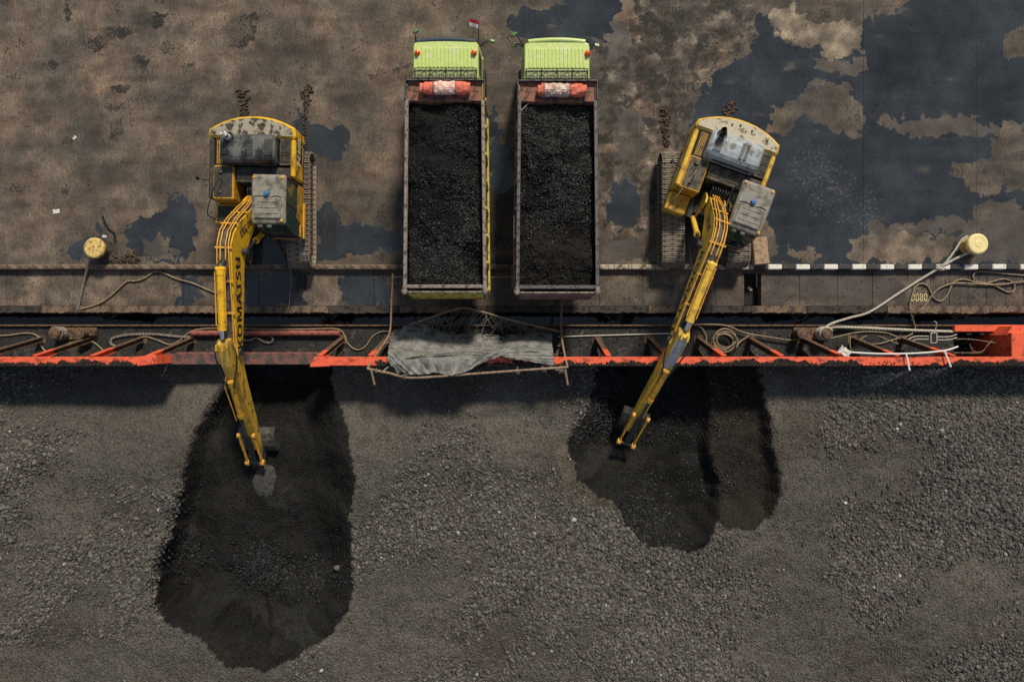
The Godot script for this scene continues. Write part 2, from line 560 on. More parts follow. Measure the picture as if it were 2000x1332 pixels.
func make_dock_material() -> StandardMaterial3D:
	var N := DOCK_TW * DOCK_TH
	var wx := field(101, 0.03, 5)
	var wz := field(102, 0.03, 5)
	var big := field(103, 0.006, 5)
	var mid := field(104, 0.022, 5)
	var fin := field(105, 0.16, 3)
	var stv := field(106, 0.05, 4, 4.0)
	var sth := field(109, 0.035, 4, 0.22)
	var hue := field(110, 0.009, 4)
	var hue2 := field(111, 0.03, 3)
	var smear := field(107, 0.012, 4)
	var patch := field(108, 0.010, 5)
	var wet := PackedFloat32Array()
	wet.resize(N)
	# dark, wet ground (values: how wet)
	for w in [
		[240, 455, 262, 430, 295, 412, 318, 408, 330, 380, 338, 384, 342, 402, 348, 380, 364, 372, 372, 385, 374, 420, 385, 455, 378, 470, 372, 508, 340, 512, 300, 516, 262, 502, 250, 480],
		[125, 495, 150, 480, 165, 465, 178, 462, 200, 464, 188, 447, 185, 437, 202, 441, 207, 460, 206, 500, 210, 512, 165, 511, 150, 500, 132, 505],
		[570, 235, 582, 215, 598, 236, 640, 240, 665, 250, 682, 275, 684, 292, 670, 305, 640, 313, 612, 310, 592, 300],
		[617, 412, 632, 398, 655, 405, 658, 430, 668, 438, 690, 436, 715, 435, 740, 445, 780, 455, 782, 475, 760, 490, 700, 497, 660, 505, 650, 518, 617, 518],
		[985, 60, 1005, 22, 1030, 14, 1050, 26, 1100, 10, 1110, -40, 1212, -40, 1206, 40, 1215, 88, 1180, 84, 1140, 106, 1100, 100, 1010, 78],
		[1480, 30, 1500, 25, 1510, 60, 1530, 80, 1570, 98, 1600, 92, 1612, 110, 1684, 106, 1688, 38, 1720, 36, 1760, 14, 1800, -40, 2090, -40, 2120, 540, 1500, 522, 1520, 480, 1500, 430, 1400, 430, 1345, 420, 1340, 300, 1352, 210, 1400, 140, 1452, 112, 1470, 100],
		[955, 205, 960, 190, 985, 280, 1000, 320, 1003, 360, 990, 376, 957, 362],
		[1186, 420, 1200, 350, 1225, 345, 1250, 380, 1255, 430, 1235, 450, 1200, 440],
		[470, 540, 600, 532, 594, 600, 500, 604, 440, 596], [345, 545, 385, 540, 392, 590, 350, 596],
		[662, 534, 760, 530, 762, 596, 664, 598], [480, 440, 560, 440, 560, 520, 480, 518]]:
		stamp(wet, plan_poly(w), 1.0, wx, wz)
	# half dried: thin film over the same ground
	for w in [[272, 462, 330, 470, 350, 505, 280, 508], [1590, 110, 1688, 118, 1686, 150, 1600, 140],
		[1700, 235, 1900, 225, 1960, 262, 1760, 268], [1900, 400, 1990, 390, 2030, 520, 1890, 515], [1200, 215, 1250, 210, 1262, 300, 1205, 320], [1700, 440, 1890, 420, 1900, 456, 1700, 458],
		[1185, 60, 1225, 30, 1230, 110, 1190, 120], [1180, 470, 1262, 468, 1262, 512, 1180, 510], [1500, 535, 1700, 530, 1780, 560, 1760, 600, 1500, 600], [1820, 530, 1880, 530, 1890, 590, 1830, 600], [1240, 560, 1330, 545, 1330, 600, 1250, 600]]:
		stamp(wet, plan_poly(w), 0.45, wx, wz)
	# dry islands
	for w in [[1498, 225, 1540, 195, 1575, 180, 1595, 160, 1640, 165, 1665, 175, 1680, 210, 1686, 250, 1660, 268, 1630, 250, 1600, 242, 1575, 218, 1560, 236, 1540, 255, 1505, 258],
		[1860, 330, 1900, 316, 1942, 300, 1950, 262, 1966, 240, 2060, 234, 2070, 380, 1985, 364, 1930, 380, 1900, 366, 1880, 346],
		[1662, 460, 1700, 457, 1780, 459, 1890, 463, 1902, 512, 1662, 510], [1962, 62, 2010, 50, 2060, 100, 1970, 112], [1540, 480, 1600, 495, 1590, 515, 1540, 510]]:
		stamp(wet, plan_poly(w), -0.6, wx, wz)
	# pale concrete
	var pale := PackedFloat32Array()
	pale.resize(N)
	for w in [[1500, 30, 1548, 4, 1556, 26, 1580, 40, 1686, 42, 1686, 95, 1660, 105, 1612, 110, 1600, 88, 1570, 92, 1530, 76]]:
		stamp(pale, plan_poly(w), 1.0, wx, wz)
		stamp(wet, plan_poly(w), -1.0, wx, wz)
	for w in [[596, 540, 660, 540, 662, 606, 600, 606], [1190, 540, 1250, 545, 1240, 595, 1185, 590], [60, 536, 240, 536, 240, 596, 20, 596], [1662, 460, 1700, 457, 1780, 459, 1890, 463, 1902, 512, 1662, 510]]:
		stamp(pale, plan_poly(w), 0.4, wx, wz)
	var foam := PackedFloat32Array()
	foam.resize(N)
	stamp(foam, plan_poly([1545, 290, 1600, 275, 1640, 320, 1690, 350, 1735, 400, 1720, 440, 1640, 445, 1600, 420, 1560, 400, 1540, 340]), 1.0, wx, wz)
	var mess := PackedFloat32Array()
	mess.resize(N)
	for w in [[1172, 60, 1230, 90, 1240, -20, 1470, -20, 1465, 90, 1390, 140, 1345, 210, 1335, 300, 1285, 300, 1270, 470, 1180, 480]]:
		stamp(mess, plan_poly(w), 1.0, wx, wz, 0.6)
	# coal spilled and ground in
	var soot := PackedFloat32Array()
	soot.resize(N)
	for w in [[160, 90, 200, 62, 240, 50, 300, 30, 330, 20, 322, 52, 300, 62, 250, 70, 210, 85, 175, 105], [215, 168, 240, 160, 252, 172, 240, 186, 222, 182], [210, 240, 236, 230, 240, 255, 228, 276, 214, 268], [94, 126, 112, 122, 114, 134, 96, 136], [116, 268, 128, 264, 136, 274, 130, 281, 120, 279],
		[252, 120, 290, 112, 296, 140, 262, 150], [440, 40, 500, 20, 500, 80, 450, 95], [1240, 30, 1330, 10, 1350, 60, 1290, 90, 1250, 80], [1250, 150, 1282, 152, 1276, 182, 1250, 178], [1340, 90, 1400, 86, 1396, 112, 1345, 118], [128, 0, 136, 0, 137, 46, 127, 46]]:
		stamp(soot, plan_poly(w), 1.0, wx, wz, 0.22)
	# tyre marks and scrapes worn into the surface
	var marks := PackedFloat32Array()
	marks.resize(N)
	rng.seed = 515
	for q in 300:
		var p := Vector2(rng.randf_range(0, DOCK_TW), rng.randf_range(0, DOCK_TH))
		var dir := rng.randf_range(-0.5, 0.5) + (PI / 2 if rng.randf() < 0.35 else 0.0)
		var bend := rng.randf_range(-0.004, 0.004)
		var val := rng.randf_range(0.10, 0.34) if rng.randf() < 0.5 else rng.randf_range(-0.28, -0.1)
		for s in rng.randi_range(12, 90):
			p += Vector2(cos(dir), sin(dir))
			dir += bend
			var xi := int(p.x)
			var yi := int(p.y)
			if xi > 0 and yi > 0 and xi < DOCK_TW - 1 and yi < DOCK_TH - 1 and fin[yi * DOCK_TW + xi] > 96:
				marks[yi * DOCK_TW + xi] += val
	for q in 34:
		var p := Vector2(rng.randf_range(-100, DOCK_TW), rng.randf_range(0, DOCK_TH * 0.85))
		var dir := rng.randf_range(-0.35, 0.35) + (PI / 2 if rng.randf() < 0.3 else 0.0)
		var bend := rng.randf_range(-0.0035, 0.0035)
		var val := rng.randf_range(-0.16, 0.10)
		for s in rng.randi_range(160, 520):
			p += Vector2(cos(dir), sin(dir))
			dir += bend
			for wd in range(-9, 10):
				var e := p + Vector2(-sin(dir), cos(dir)) * wd
				var xi := int(e.x)
				var yi := int(e.y)
				if xi > 0 and yi > 0 and xi < DOCK_TW - 1 and yi < DOCK_TH - 1 and fin[yi * DOCK_TW + xi] > 110 and (s / 3 + absi(wd) / 2) % 3 != 0:
					marks[yi * DOCK_TW + xi] = clampf(marks[yi * DOCK_TW + xi] + val * 0.7, -0.35, 0.3)
	var alb := PackedByteArray()
	alb.resize(N * 3)
	var rgh := PackedByteArray()
	rgh.resize(N)
	var kx := DOCK_TW / (DOCK_X1 - DOCK_X0)
	var kz := DOCK_TH / (DOCK_Z1 - DOCK_Z0)
	var dry_a := Color(0.492, 0.430, 0.374)
	var dry_b := Color(0.352, 0.320, 0.292)
	var pale_c := Color(0.60, 0.545, 0.47)
	var wet_sky_c := Color(0.232, 0.250, 0.272)  # dark coal slurry, with the bluish sky reflection painted into its albedo
	var film_c := Color(0.300, 0.278, 0.254)
	var soot_c := Color(0.165, 0.158, 0.150)
	for i in N:
		var x := DOCK_X0 + (i % DOCK_TW) / kx
		var b := big[i] / 255.0
		var m := mid[i] / 255.0
		var f := fin[i] / 255.0
		var s := stv[i] / 255.0
		var cell := int(floor((x + 54.1) / 3.892))
		var slab := float((cell * 37 + 11) % 17) / 17.0 - 0.5
		var c := dry_a.lerp(dry_b, clampf((b - 0.5) * 2.2 + 0.5 + slab * 0.25 + (x + 4.0) * 0.008, 0.0, 1.0))
		var h := sth[i] / 255.0
		c = c * (1.0 + (m - 0.5) * 0.42 + (f - 0.5) * 0.36 + (s - 0.5) * 0.22 + (h - 0.5) * 0.34)
		var tint := (hue[i] / 255.0 - 0.5) * 0.09 + (hue2[i] / 255.0 - 0.5) * 0.07 - 0.005
		c = Color(c.r * (1.0 + tint), c.g, c.b * (1.0 - tint * 0.4))
		var sm := smear[i] / 255.0
		c = c.lerp(soot_c, 0.75 * smoothstep(0.60, 0.80, sm * 0.5 + m * 0.3 + h * 0.2 + (f - 0.5) * 0.35))
		if pale[i] > 0.0:
			c = c.lerp(pale_c * (1.0 + (m - 0.5) * 0.4 + (f - 0.5) * 0.2), pale[i] * (0.75 + (m - 0.5)))
		if soot[i] > 0.0:
			c = c.lerp(soot_c, clampf(0.42 + (f - 0.5) * 2.2 + (m - 0.5) * 2.6, 0.0, 0.92))
		if mess[i] > 0.0:
			c = c * (1.0 + (m - 0.5) * 0.9 + (h - 0.5) * 0.5 + (f - 0.5) * 0.3)
			c = c.lerp(soot_c, 0.8 * smoothstep(0.47, 0.66, (wx[i] + wz[i]) / 510.0 * 0.6 + m * 0.4))
			c = c.lerp(Color(0.30, 0.315, 0.33), 0.5 * smoothstep(0.60, 0.72, hue2[i] / 255.0 * 0.7 + f * 0.3))
		if f > 0.72 and m < 0.5:
			c = c * 0.78
		c = c * (1.0 + marks[i])
		var r := 0.92
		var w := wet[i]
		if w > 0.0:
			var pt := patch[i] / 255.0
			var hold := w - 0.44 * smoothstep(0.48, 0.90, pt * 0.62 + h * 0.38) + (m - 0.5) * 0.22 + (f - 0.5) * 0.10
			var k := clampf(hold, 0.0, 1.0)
			c = c.lerp(film_c.lerp(wet_sky_c, smoothstep(0.35, 0.9, k)) * (1.0 + (m - 0.5) * 0.5 * (1.0 - k) + (f - 0.5) * 0.16 + (m - 0.5) * 0.24 + (h - 0.5) * 0.16 + (b - 0.5) * 0.45), smoothstep(0.05, 0.6, k))
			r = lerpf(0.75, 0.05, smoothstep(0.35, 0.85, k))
		if foam[i] > 0.0 and f * 0.8 + m * 0.2 > 0.69:
			c = c.lerp(Color(0.50, 0.52, 0.53), 0.5)
		if f > 0.86 and s > 0.62 and w <= 0.0:
			c = c.lerp(Color(0.62, 0.59, 0.54), 0.5)
		alb[i * 3] = clampi(int(c.r * 255.0), 0, 255)
		alb[i * 3 + 1] = clampi(int(c.g * 255.0), 0, 255)
		alb[i * 3 + 2] = clampi(int(c.b * 255.0), 0, 255)
		rgh[i] = clampi(int(r * 255.0), 0, 255)
	var im := Image.create_from_data(DOCK_TW, DOCK_TH, false, Image.FORMAT_RGB8, alb)
	im.generate_mipmaps()
	var ir := Image.create_from_data(DOCK_TW, DOCK_TH, false, Image.FORMAT_L8, rgh)
	ir.generate_mipmaps()
	var mt := StandardMaterial3D.new()
	mt.albedo_texture = ImageTexture.create_from_image(im)
	mt.roughness = 1.0
	mt.roughness_texture = ImageTexture.create_from_image(ir)
	mt.roughness_texture_channel = BaseMaterial3D.TEXTURE_CHANNEL_RED
	mt.detail_enabled = true
	mt.detail_albedo = grain_tex(90)
	mt.detail_blend_mode = BaseMaterial3D.BLEND_MODE_MUL
	mt.detail_uv_layer = BaseMaterial3D.DETAIL_UV_2
	return mt

func dock_uv(b: MB, off: Vector3) -> void:
	b.uv = PackedVector2Array()
	b.uv2 = PackedVector2Array()
	for p in b.v:
		b.uv2.append(Vector2(p.x + off.x + 0.31 * p.z, p.z - 0.31 * p.x) / 3.7)
		b.uv.append(Vector2((p.x + off.x - DOCK_X0) / (DOCK_X1 - DOCK_X0), (p.z + off.z - DOCK_Z0) / (DOCK_Z1 - DOCK_Z0)))

# ---------- the setting: dock, apron, kerb, water ----------
func build_dock() -> void:
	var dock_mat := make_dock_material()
	var dock := Node3D.new()
	dock.name = numbered("dock_pavement")
	add_child(dock)
	tag(dock, "stained brown concrete dock pavement with dark wet patches", "pavement", "", "structure")
	var rows := [-26.0, -19.0, -12.4, -2.62]
	var g := 0.006
	var k := 0
	for r in rows.size() - 1:
		for c in range(-3, 12):
			var x0 := -15.18 + 3.892 * c
			var z0: float = rows[r]
			var z1: float = rows[r + 1]
			k += 1
			var rise := 0.004 * float((k * 29) % 7) / 7.0
			var b := MB.new()
			b.box(Vector3(x0 + 1.946, -0.2 + rise * 0.5, (z0 + z1) * 0.5), Vector3(3.892 - g, 0.4 + rise, z1 - z0 - g), 0.008)
			dock_uv(b, Vector3.ZERO)
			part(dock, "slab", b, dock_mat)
	var under := MB.new()
	under.box(Vector3(0, -0.358, -14.3), Vector3(60, 0.70, 23.4))
	dock_uv(under, Vector3(0.7, 0, 0.3))
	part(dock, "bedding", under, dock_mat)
	# apron in front of the kerb, with its service opening
	var apron := Node3D.new()
	apron.name = numbered("quay_apron")
	add_child(apron)
	tag(apron, "narrow concrete apron strip between the kerb and the water", "pavement", "", "structure")
	var xs := [-24.0, -22.7, -21.4, -20.1, -18.8, -17.4, -16.05, -15.1, -13.45, -12.6, -11.3, -10.0, -8.7, -7.1, -5.95, -4.75, -4.1, -2.8, -1.4, 0.0, 1.5, 3.0, 4.5, 5.75, 7.0, 7.99]
	var xs2 := [8.57, 9.9, 11.2, 12.4, 13.6, 14.4, 15.05, 15.69, 16.33, 16.97, 17.6, 18.3, 19.0, 20.3, 21.6, 23.0, 24.0]
	for set_ in [xs, xs2]:
		for i in set_.size() - 1:
			var b := MB.new()
			var rise := 0.006 * float((i * 13) % 5) / 5.0
			b.box(Vector3((set_[i] + set_[i + 1]) * 0.5, -0.25 + rise * 0.5, -1.825), Vector3(set_[i + 1] - set_[i] - 0.009, 0.4 + rise, 1.23), 0.008)
			dock_uv(b, Vector3.ZERO)
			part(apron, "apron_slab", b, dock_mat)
	var back := MB.new()
	back.box(Vector3(8.28, -0.25, -2.385), Vector3(0.576, 0.4, 0.11), 0.006)
	dock_uv(back, Vector3.ZERO)
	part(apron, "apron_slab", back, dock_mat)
	# the edge beam, broken and patched
	rng.seed = 31
	var x := -24.0
	while x < 24.0:
		var L := rng.randf_range(0.9, 2.6)
		var b := MB.new()
		var w := rng.randf_range(0.23, 0.27)
		var ragged := PackedVector2Array()
		var x1 := minf(x + L, 24.0)
		ragged.append(Vector2(x + 0.006, -1.205))
		ragged.append(Vector2(x1 - 0.006, -1.205))
		var seg := int(ceil((x1 - x) / 0.09))
		for s in range(seg, -1, -1):
			ragged.append(Vector2(lerpf(x + 0.006, x1 - 0.006, float(s) / seg), -1.205 + w + rng.randf_range(-0.035, 0.012)))
		b.prism(ragged, 1, -0.55, rng.randf_range(-0.045, -0.015), 0.0, 0.012)
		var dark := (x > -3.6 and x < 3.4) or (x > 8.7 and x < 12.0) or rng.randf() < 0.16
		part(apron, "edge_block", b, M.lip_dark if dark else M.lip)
		x = x1
	box_part(apron, "quay_face", Vector3(0, -2.6, -1.45), Vector3(60, 4.1, 0.8), M.quay_wall)
	box_part(apron, "opening_floor", Vector3(8.28, -0.5, -1.8), Vector3(0.56, 0.04, 1.1), M.coal_black)
	# the painted number
	for i in 4:
		var b := MB.new()
		var cx := 13.79 + i * 0.145
		var z := -1.497
		var on := [[1, 1, 1, 1, 1, 1, 0], [1, 1, 1, 1, 1, 1, 0], [1, 1, 1, 1, 1, 1, 1], [1, 1, 1, 1, 1, 1, 0]][i] as Array
		var segs := [[0, -0.115, 0.075, 0.03], [0.042, -0.058, 0.03, 0.085], [0.042, 0.058, 0.03, 0.085], [0, 0.115, 0.075, 0.03], [-0.042, 0.058, 0.03, 0.085], [-0.042, -0.058, 0.03, 0.085], [0, 0, 0.054, 0.03]]
		for s in 7:
			if on[s]:
				b.box(Vector3(cx + segs[s][0], -0.040, z + segs[s][1]), Vector3(segs[s][2], 0.006, segs[s][3]))
		part(apron, "painted_digit", b, M.letter_cream)
	# kerb
	var kerb := Node3D.new()
	kerb.name = numbered("kerb")
	add_child(kerb)
	tag(kerb, "low kerb along the dock edge, bare on the left, painted black and white on the right", "kerb", "", "structure")
	var kx := -24.0
	rng.seed = 17
	while kx < 24.0:
		var painted := kx > 3.0
		var L := 0.478 if painted else rng.randf_range(1.1, 2.3)
		if not painted and kx + L > 3.0:
			L = 3.0 - kx + 0.001
		var b := MB.new()
		var hh := 0.17 + rng.randf_range(-0.006, 0.006)
		b.box(Vector3(kx + L * 0.5, hh * 0.5 - 0.06, -2.525 + rng.randf_range(-0.006, 0.006)), Vector3(L - 0.006, hh + 0.12, 0.175), 0.022)
		var m: Material = M.kerb_bare
		if painted:
			var even := int(round((kx - 3.0) / 0.478)) % 2 == 0
			m = M.kerb_white if even else M.kerb_black
			if kx < 7.9:
				m = M.kerb_worn if even or kx < 4.6 else M.kerb_bare
		part(kerb, "kerb_stone", b, m)
		kx += L
	# water
	var w := MB.new()
	w.box(Vector3(0, WATER - 0.5, 40), Vector3(400, 1.0, 84))
	tag(part(self, "water", w, M.water), "dark harbour water in the gap between quay and barge", "water", "", "structure")

func build_fenders() -> void:
	var spots := [205, 640, 1200, 1565, 1722, 1880]
	var words := ["dark V shaped rubber fender under the quay edge below the left yellow bollard", "dark V shaped rubber fender under the quay edge right of the left excavator boom", "dark V shaped rubber fender under the quay edge beside the right truck tail", "dark V shaped rubber fender right of the black service opening", "dark V shaped rubber fender under the painted quay number", "rightmost dark V shaped rubber fender beside the orange barge frame"]
	for i in spots.size():
		var p := at(spots[i], 620, -0.6)
		var t := thing("quay_fender", words[i], "fender", Vector3(p.x, -0.75, -1.04), 0.0, "rubber fenders on the quay face")
		var b := MB.new()
		b.prism(PackedVector2Array([Vector2(-0.42, 0.0), Vector2(0.42, 0.0), Vector2(0.24, 0.26), Vector2(-0.24, 0.26)]), 1, -1.3, 0.0, 0.03, 0.03)
		part(t, "rubber_block", b, M.rubber)
		for s in [-1.0, 1.0]:
			var q := MB.new()
			q.bar(Vector3(s * 0.36, 0.05, 0.05), Vector3(s * 0.07, 0.03, 0.33), 0.06, 0.05, 0.008)
			part(t, "bracket_arm", q, M.grime_brown)

# ---------- the barge ----------
func build_barge() -> void:
	var t := thing("coal_barge", "coal barge with black side deck and orange cargo wall moored along the quay", "barge", Vector3(0, WATER, 0.6))
	var o := Vector3(0, -WATER, -0.6)
	var b := MB.new()
	b.xf.origin = o
	b.box(Vector3(-5.6, (DECK + WATER - 0.4) * 0.5, 9.45), Vector3(42.2, DECK - WATER + 0.4, 20.0), 0.04)
	part(t, "hull", b, M.hull)
	rng.seed = 91
	# deck plates
	var x := -26.6
	while x < 15.4:
		var L := minf(rng.randf_range(2.2, 3.4), 15.48 - x)
		if L < 0.3:
			break
		b = MB.new()
		b.xf.origin = o
		b.box(Vector3(x + L * 0.5, DECK + 0.006 + rng.randf() * 0.006, 0.04), Vector3(L - 0.01, 0.03, 1.12), 0.004)
		part(t, "deck_plate", b, M.barge_deck)
		x += L
	b = MB.new()
	b.xf.origin = o
	b.box(Vector3(-5.6, DECK + 0.06, -0.54), Vector3(42.2, 0.14, 0.06), 0.012)
	part(t, "gunwale", b, M.barge_rust)
	# cargo wall in sections: [x0, x1, material, top]
	var secs := [[-26.0, -11.45, M.barge_orange, WALL_TOP], [-11.42, -6.1, M.barge_faded, WALL_TOP - 0.95], [-6.08, 17.2, M.barge_orange, WALL_TOP]]
	for s in secs:
		b = MB.new()
		b.xf.origin = o
		var w: float = s[1] - s[0]
		var cx: float = (s[0] + s[1]) * 0.5
		b.box(Vector3(cx, (DECK + s[3]) * 0.5, 0.60), Vector3(w, s[3] - DECK - 0.05, 0.03))
		var wall := part(t, "cargo_wall", b, M.hull)
		b = MB.new()
		b.xf.origin = o
		b.box(Vector3(cx, s[3] - 0.03, 0.62 if s[2] == M.barge_orange else 0.575), Vector3(w, 0.05, 0.27 if s[2] == M.barge_orange else 0.36), 0.01)
		b.box(Vector3(cx, s[3] - 0.11, 0.50), Vector3(w, 0.10, 0.02), 0.004)
		part(wall, "top_flange", b, s[2])
		if s[2] == M.barge_faded:
			b = MB.new()
			b.xf.origin = o
			b.tube([Vector3(s[0], s[3] - 0.25, 0.44), Vector3(s[1] - 0.05, s[3] - 0.25, 0.44)], 0.03, 6)
			b.tube([Vector3(s[0], s[3] - 0.7, 0.40), Vector3(s[1] - 0.05, s[3] - 0.7, 0.40)], 0.03, 6)
			part(wall, "guard_rail", b, M.barge_pipe)
	b = MB.new()
	b.xf.origin = o
	b.prism(PackedVector2Array([Vector2(-11.5, 0.48), Vector2(-10.92, 0.42), Vector2(-10.88, 0.70), Vector2(-11.5, 0.77)]), 1, WALL_TOP - 0.9, WALL_TOP + 0.01, 0.0, 0.012)
	part(t, "wall_joint", b, M.barge_orange)
	b = MB.new()
	b.xf.origin = o
	b.prism(PackedVector2Array([Vector2(-6.15, 0.58), Vector2(-5.85, 0.47), Vector2(-5.6, 0.47), Vector2(-5.6, 0.78), Vector2(-6.2, 0.80)]), 1, WALL_TOP - 0.5, WALL_TOP + 0.01, 0.0, 0.012)
	part(t, "wall_joint", b, M.barge_orange)
	# raking struts: rusty I-beams whose upper ends are painted
	for sx in [-16.5, -14.74, -12.95, -11.22, -5.95, -4.36, 2.99, 4.8, 6.54, 8.34, 10.17, 11.92, 13.6]:
		var foot := Vector3(sx + rng.randf_range(-0.03, 0.03), DECK + 0.02, -0.06)
		var head := Vector3(sx + rng.randf_range(-0.03, 0.03), WALL_TOP - 0.14, 0.52)
		var painted := rng.randf_range(0.22, 0.42)
		var mid := head.lerp(foot, painted)
		var side := Vector3.RIGHT
		b = MB.new()
		b.xf.origin = o
		i_beam(b, mid, foot)
		var st := part(t, "strut", b, M.barge_rust)
		b = MB.new()
		b.xf.origin = o
		i_beam(b, head, mid)
		part(st, "painted_end", b, M.barge_orange)
		b = MB.new()
		b.xf.origin = o
		b.box(Vector3(sx, DECK + 0.03, -0.05), Vector3(0.34, 0.03, 0.3), 0.006)
		b.prism(PackedVector2Array([Vector2(0.61, DECK + 0.03), Vector2(0.61, DECK + 0.9), Vector2(0.28, DECK + 0.03)]), 0, sx - 0.012, sx + 0.012)
		part(st, "foot_gusset", b, M.barge_rust)
	# big painted end frame on the right, over open water
	b = MB.new()
	b.xf.origin = o
	b.box(Vector3(18.0, DECK + 0.05, -0.44), Vector3(5.2, 0.3, 0.24), 0.015)
	part(t, "end_beam", b, M.barge_orange)
	b = MB.new()
	b.xf.origin = o
	b.prism(PackedVector2Array([Vector2(16.9, -0.5), Vector2(17.5, -0.5), Vector2(17.45, 0.14), Vector2(16.9, 0.14), Vector2(16.68, -0.2)]), 1, DECK + 0.1, 0.4, 0.0, 0.02)
	part(t, "end_bracket", b, M.barge_orange)
	b = MB.new()
	b.xf.origin = o
	b.box(Vector3(18.72, -0.45, 0.15), Vector3(4.0, 2.1, 0.86), 0.02)
	part(t, "end_box", b, M.barge_orange)
	for px in [15.95, 16.4]:
		b = MB.new()
		b.xf.origin = o
		b.bar(Vector3(px, DECK - 1.6, 0.25), Vector3(px, DECK + 0.1, -0.3), 0.16, 0.16)
		part(t, "brace", b, M.black)
	b = MB.new()
	b.xf.origin = o
	b.box(Vector3(16.2, DECK - 0.05, 0.42), Vector3(1.4, 0.08, 0.06), 0.01)
	part(t, "sill_bar", b, M.barge_rust)
	# the far side and ends of the hold, outside the frame
	b = MB.new()
	b.xf.origin = o
	b.box(Vector3(-5.15, (DECK + WALL_TOP) * 0.5, 18.4), Vector3(42.4, WALL_TOP - DECK, 0.04))
	b.box(Vector3(-26.3, (DECK + WALL_TOP) * 0.5, 9.5), Vector3(0.04, WALL_TOP - DECK, 17.7))
	part(t, "far_wall", b, M.barge_orange)
	# pipe lying along the deck
	b = MB.new()
	var pa := at(372, 651, DECK + 0.14)
	var pb := at(663, 651, DECK + 0.14)
	b.cyl(pa, pb, 0.105, 0.105, 12)
	b.cyl(pb + Vector3(-0.05, 0, 0), pb + Vector3(0.02, 0, 0), 0.125, 0.125, 12)
	solo("deck_pipe", "long faded red pipe lying on the barge side deck", "pipe", b, M.barge_pipe)
	# mooring bitts
	for k in 2:
		var u: float = [150, 1578][k]
		var p := at(u, 650, DECK)
		var bt := thing("mooring_bitts", ["pair of rusty mooring bitts wound with grey rope on the barge deck, left end", "pair of rusty mooring bitts wound with white rope on the barge deck, right end"][k], "bitts", Vector3(p.x, DECK + 0.035, -0.26), 0.0, "mooring bitts on the barge deck")
		b = MB.new()
		b.box(Vector3(0.1, 0.03, 0), Vector3(1.25, 0.06, 0.42), 0.01)
		part(bt, "base_plate", b, M.barge_rust)
		for s in [-1.0, 1.0]:
			b = MB.new()
			b.lathe(Vector3(0.42 * s, 0.06, 0), [Vector2(0.15, 0), Vector2(0.15, 0.42), Vector2(0.19, 0.44), Vector2(0.19, 0.50), Vector2(0.17, 0.52), Vector2(0, 0.525)], 18)
			part(bt, "post", b, M.barge_rust)
		if k == 0:
			b = MB.new()
			b.box(Vector3(0.66, 0.14, 0), Vector3(0.2, 0.16, 0.16), 0.01)
			part(bt, "lug", b, M.barge_rust)

func i_beam(b: MB, a: Vector3, c: Vector3) -> void:
	var z := (c - a).normalized()
	var up := Vector3.RIGHT.cross(z).normalized()
	b.bar(a + up * 0.075, c + up * 0.075, 0.17, 0.02, 0.003, up)
	b.bar(a - up * 0.075, c - up * 0.075, 0.17, 0.02, 0.003, up)
	b.bar(a, c, 0.016, 0.132, 0.0, up)

# ---------- coal ----------
const CX0 := -22.4
const CZ0 := 0.63
const CELL := 0.066
const CNX := 620
const CNZ := 232
var coal_h := PackedFloat32Array()
var coal_fresh := PackedFloat32Array()
var coal_coarse := PackedFloat32Array()
var pits := []

func poly_dist(p: Vector2, poly: PackedVector2Array) -> Array:
	var best := 1e9
	var q := Vector2.ZERO
	for i in poly.size():
		var c := Geometry2D.get_closest_point_to_segment(p, poly[i], poly[(i + 1) % poly.size()])
		var d := c.distance_squared_to(p)
		if d < best:
			best = d
			q = c
	return [sqrt(best), q]

func coal_poly(a: Array, h: float) -> PackedVector2Array:
	var q := PackedVector2Array()
	for i in range(0, a.size(), 2):
		var p := at(a[i], a[i + 1], h)
		q.append(Vector2(p.x, p.z))
	return q

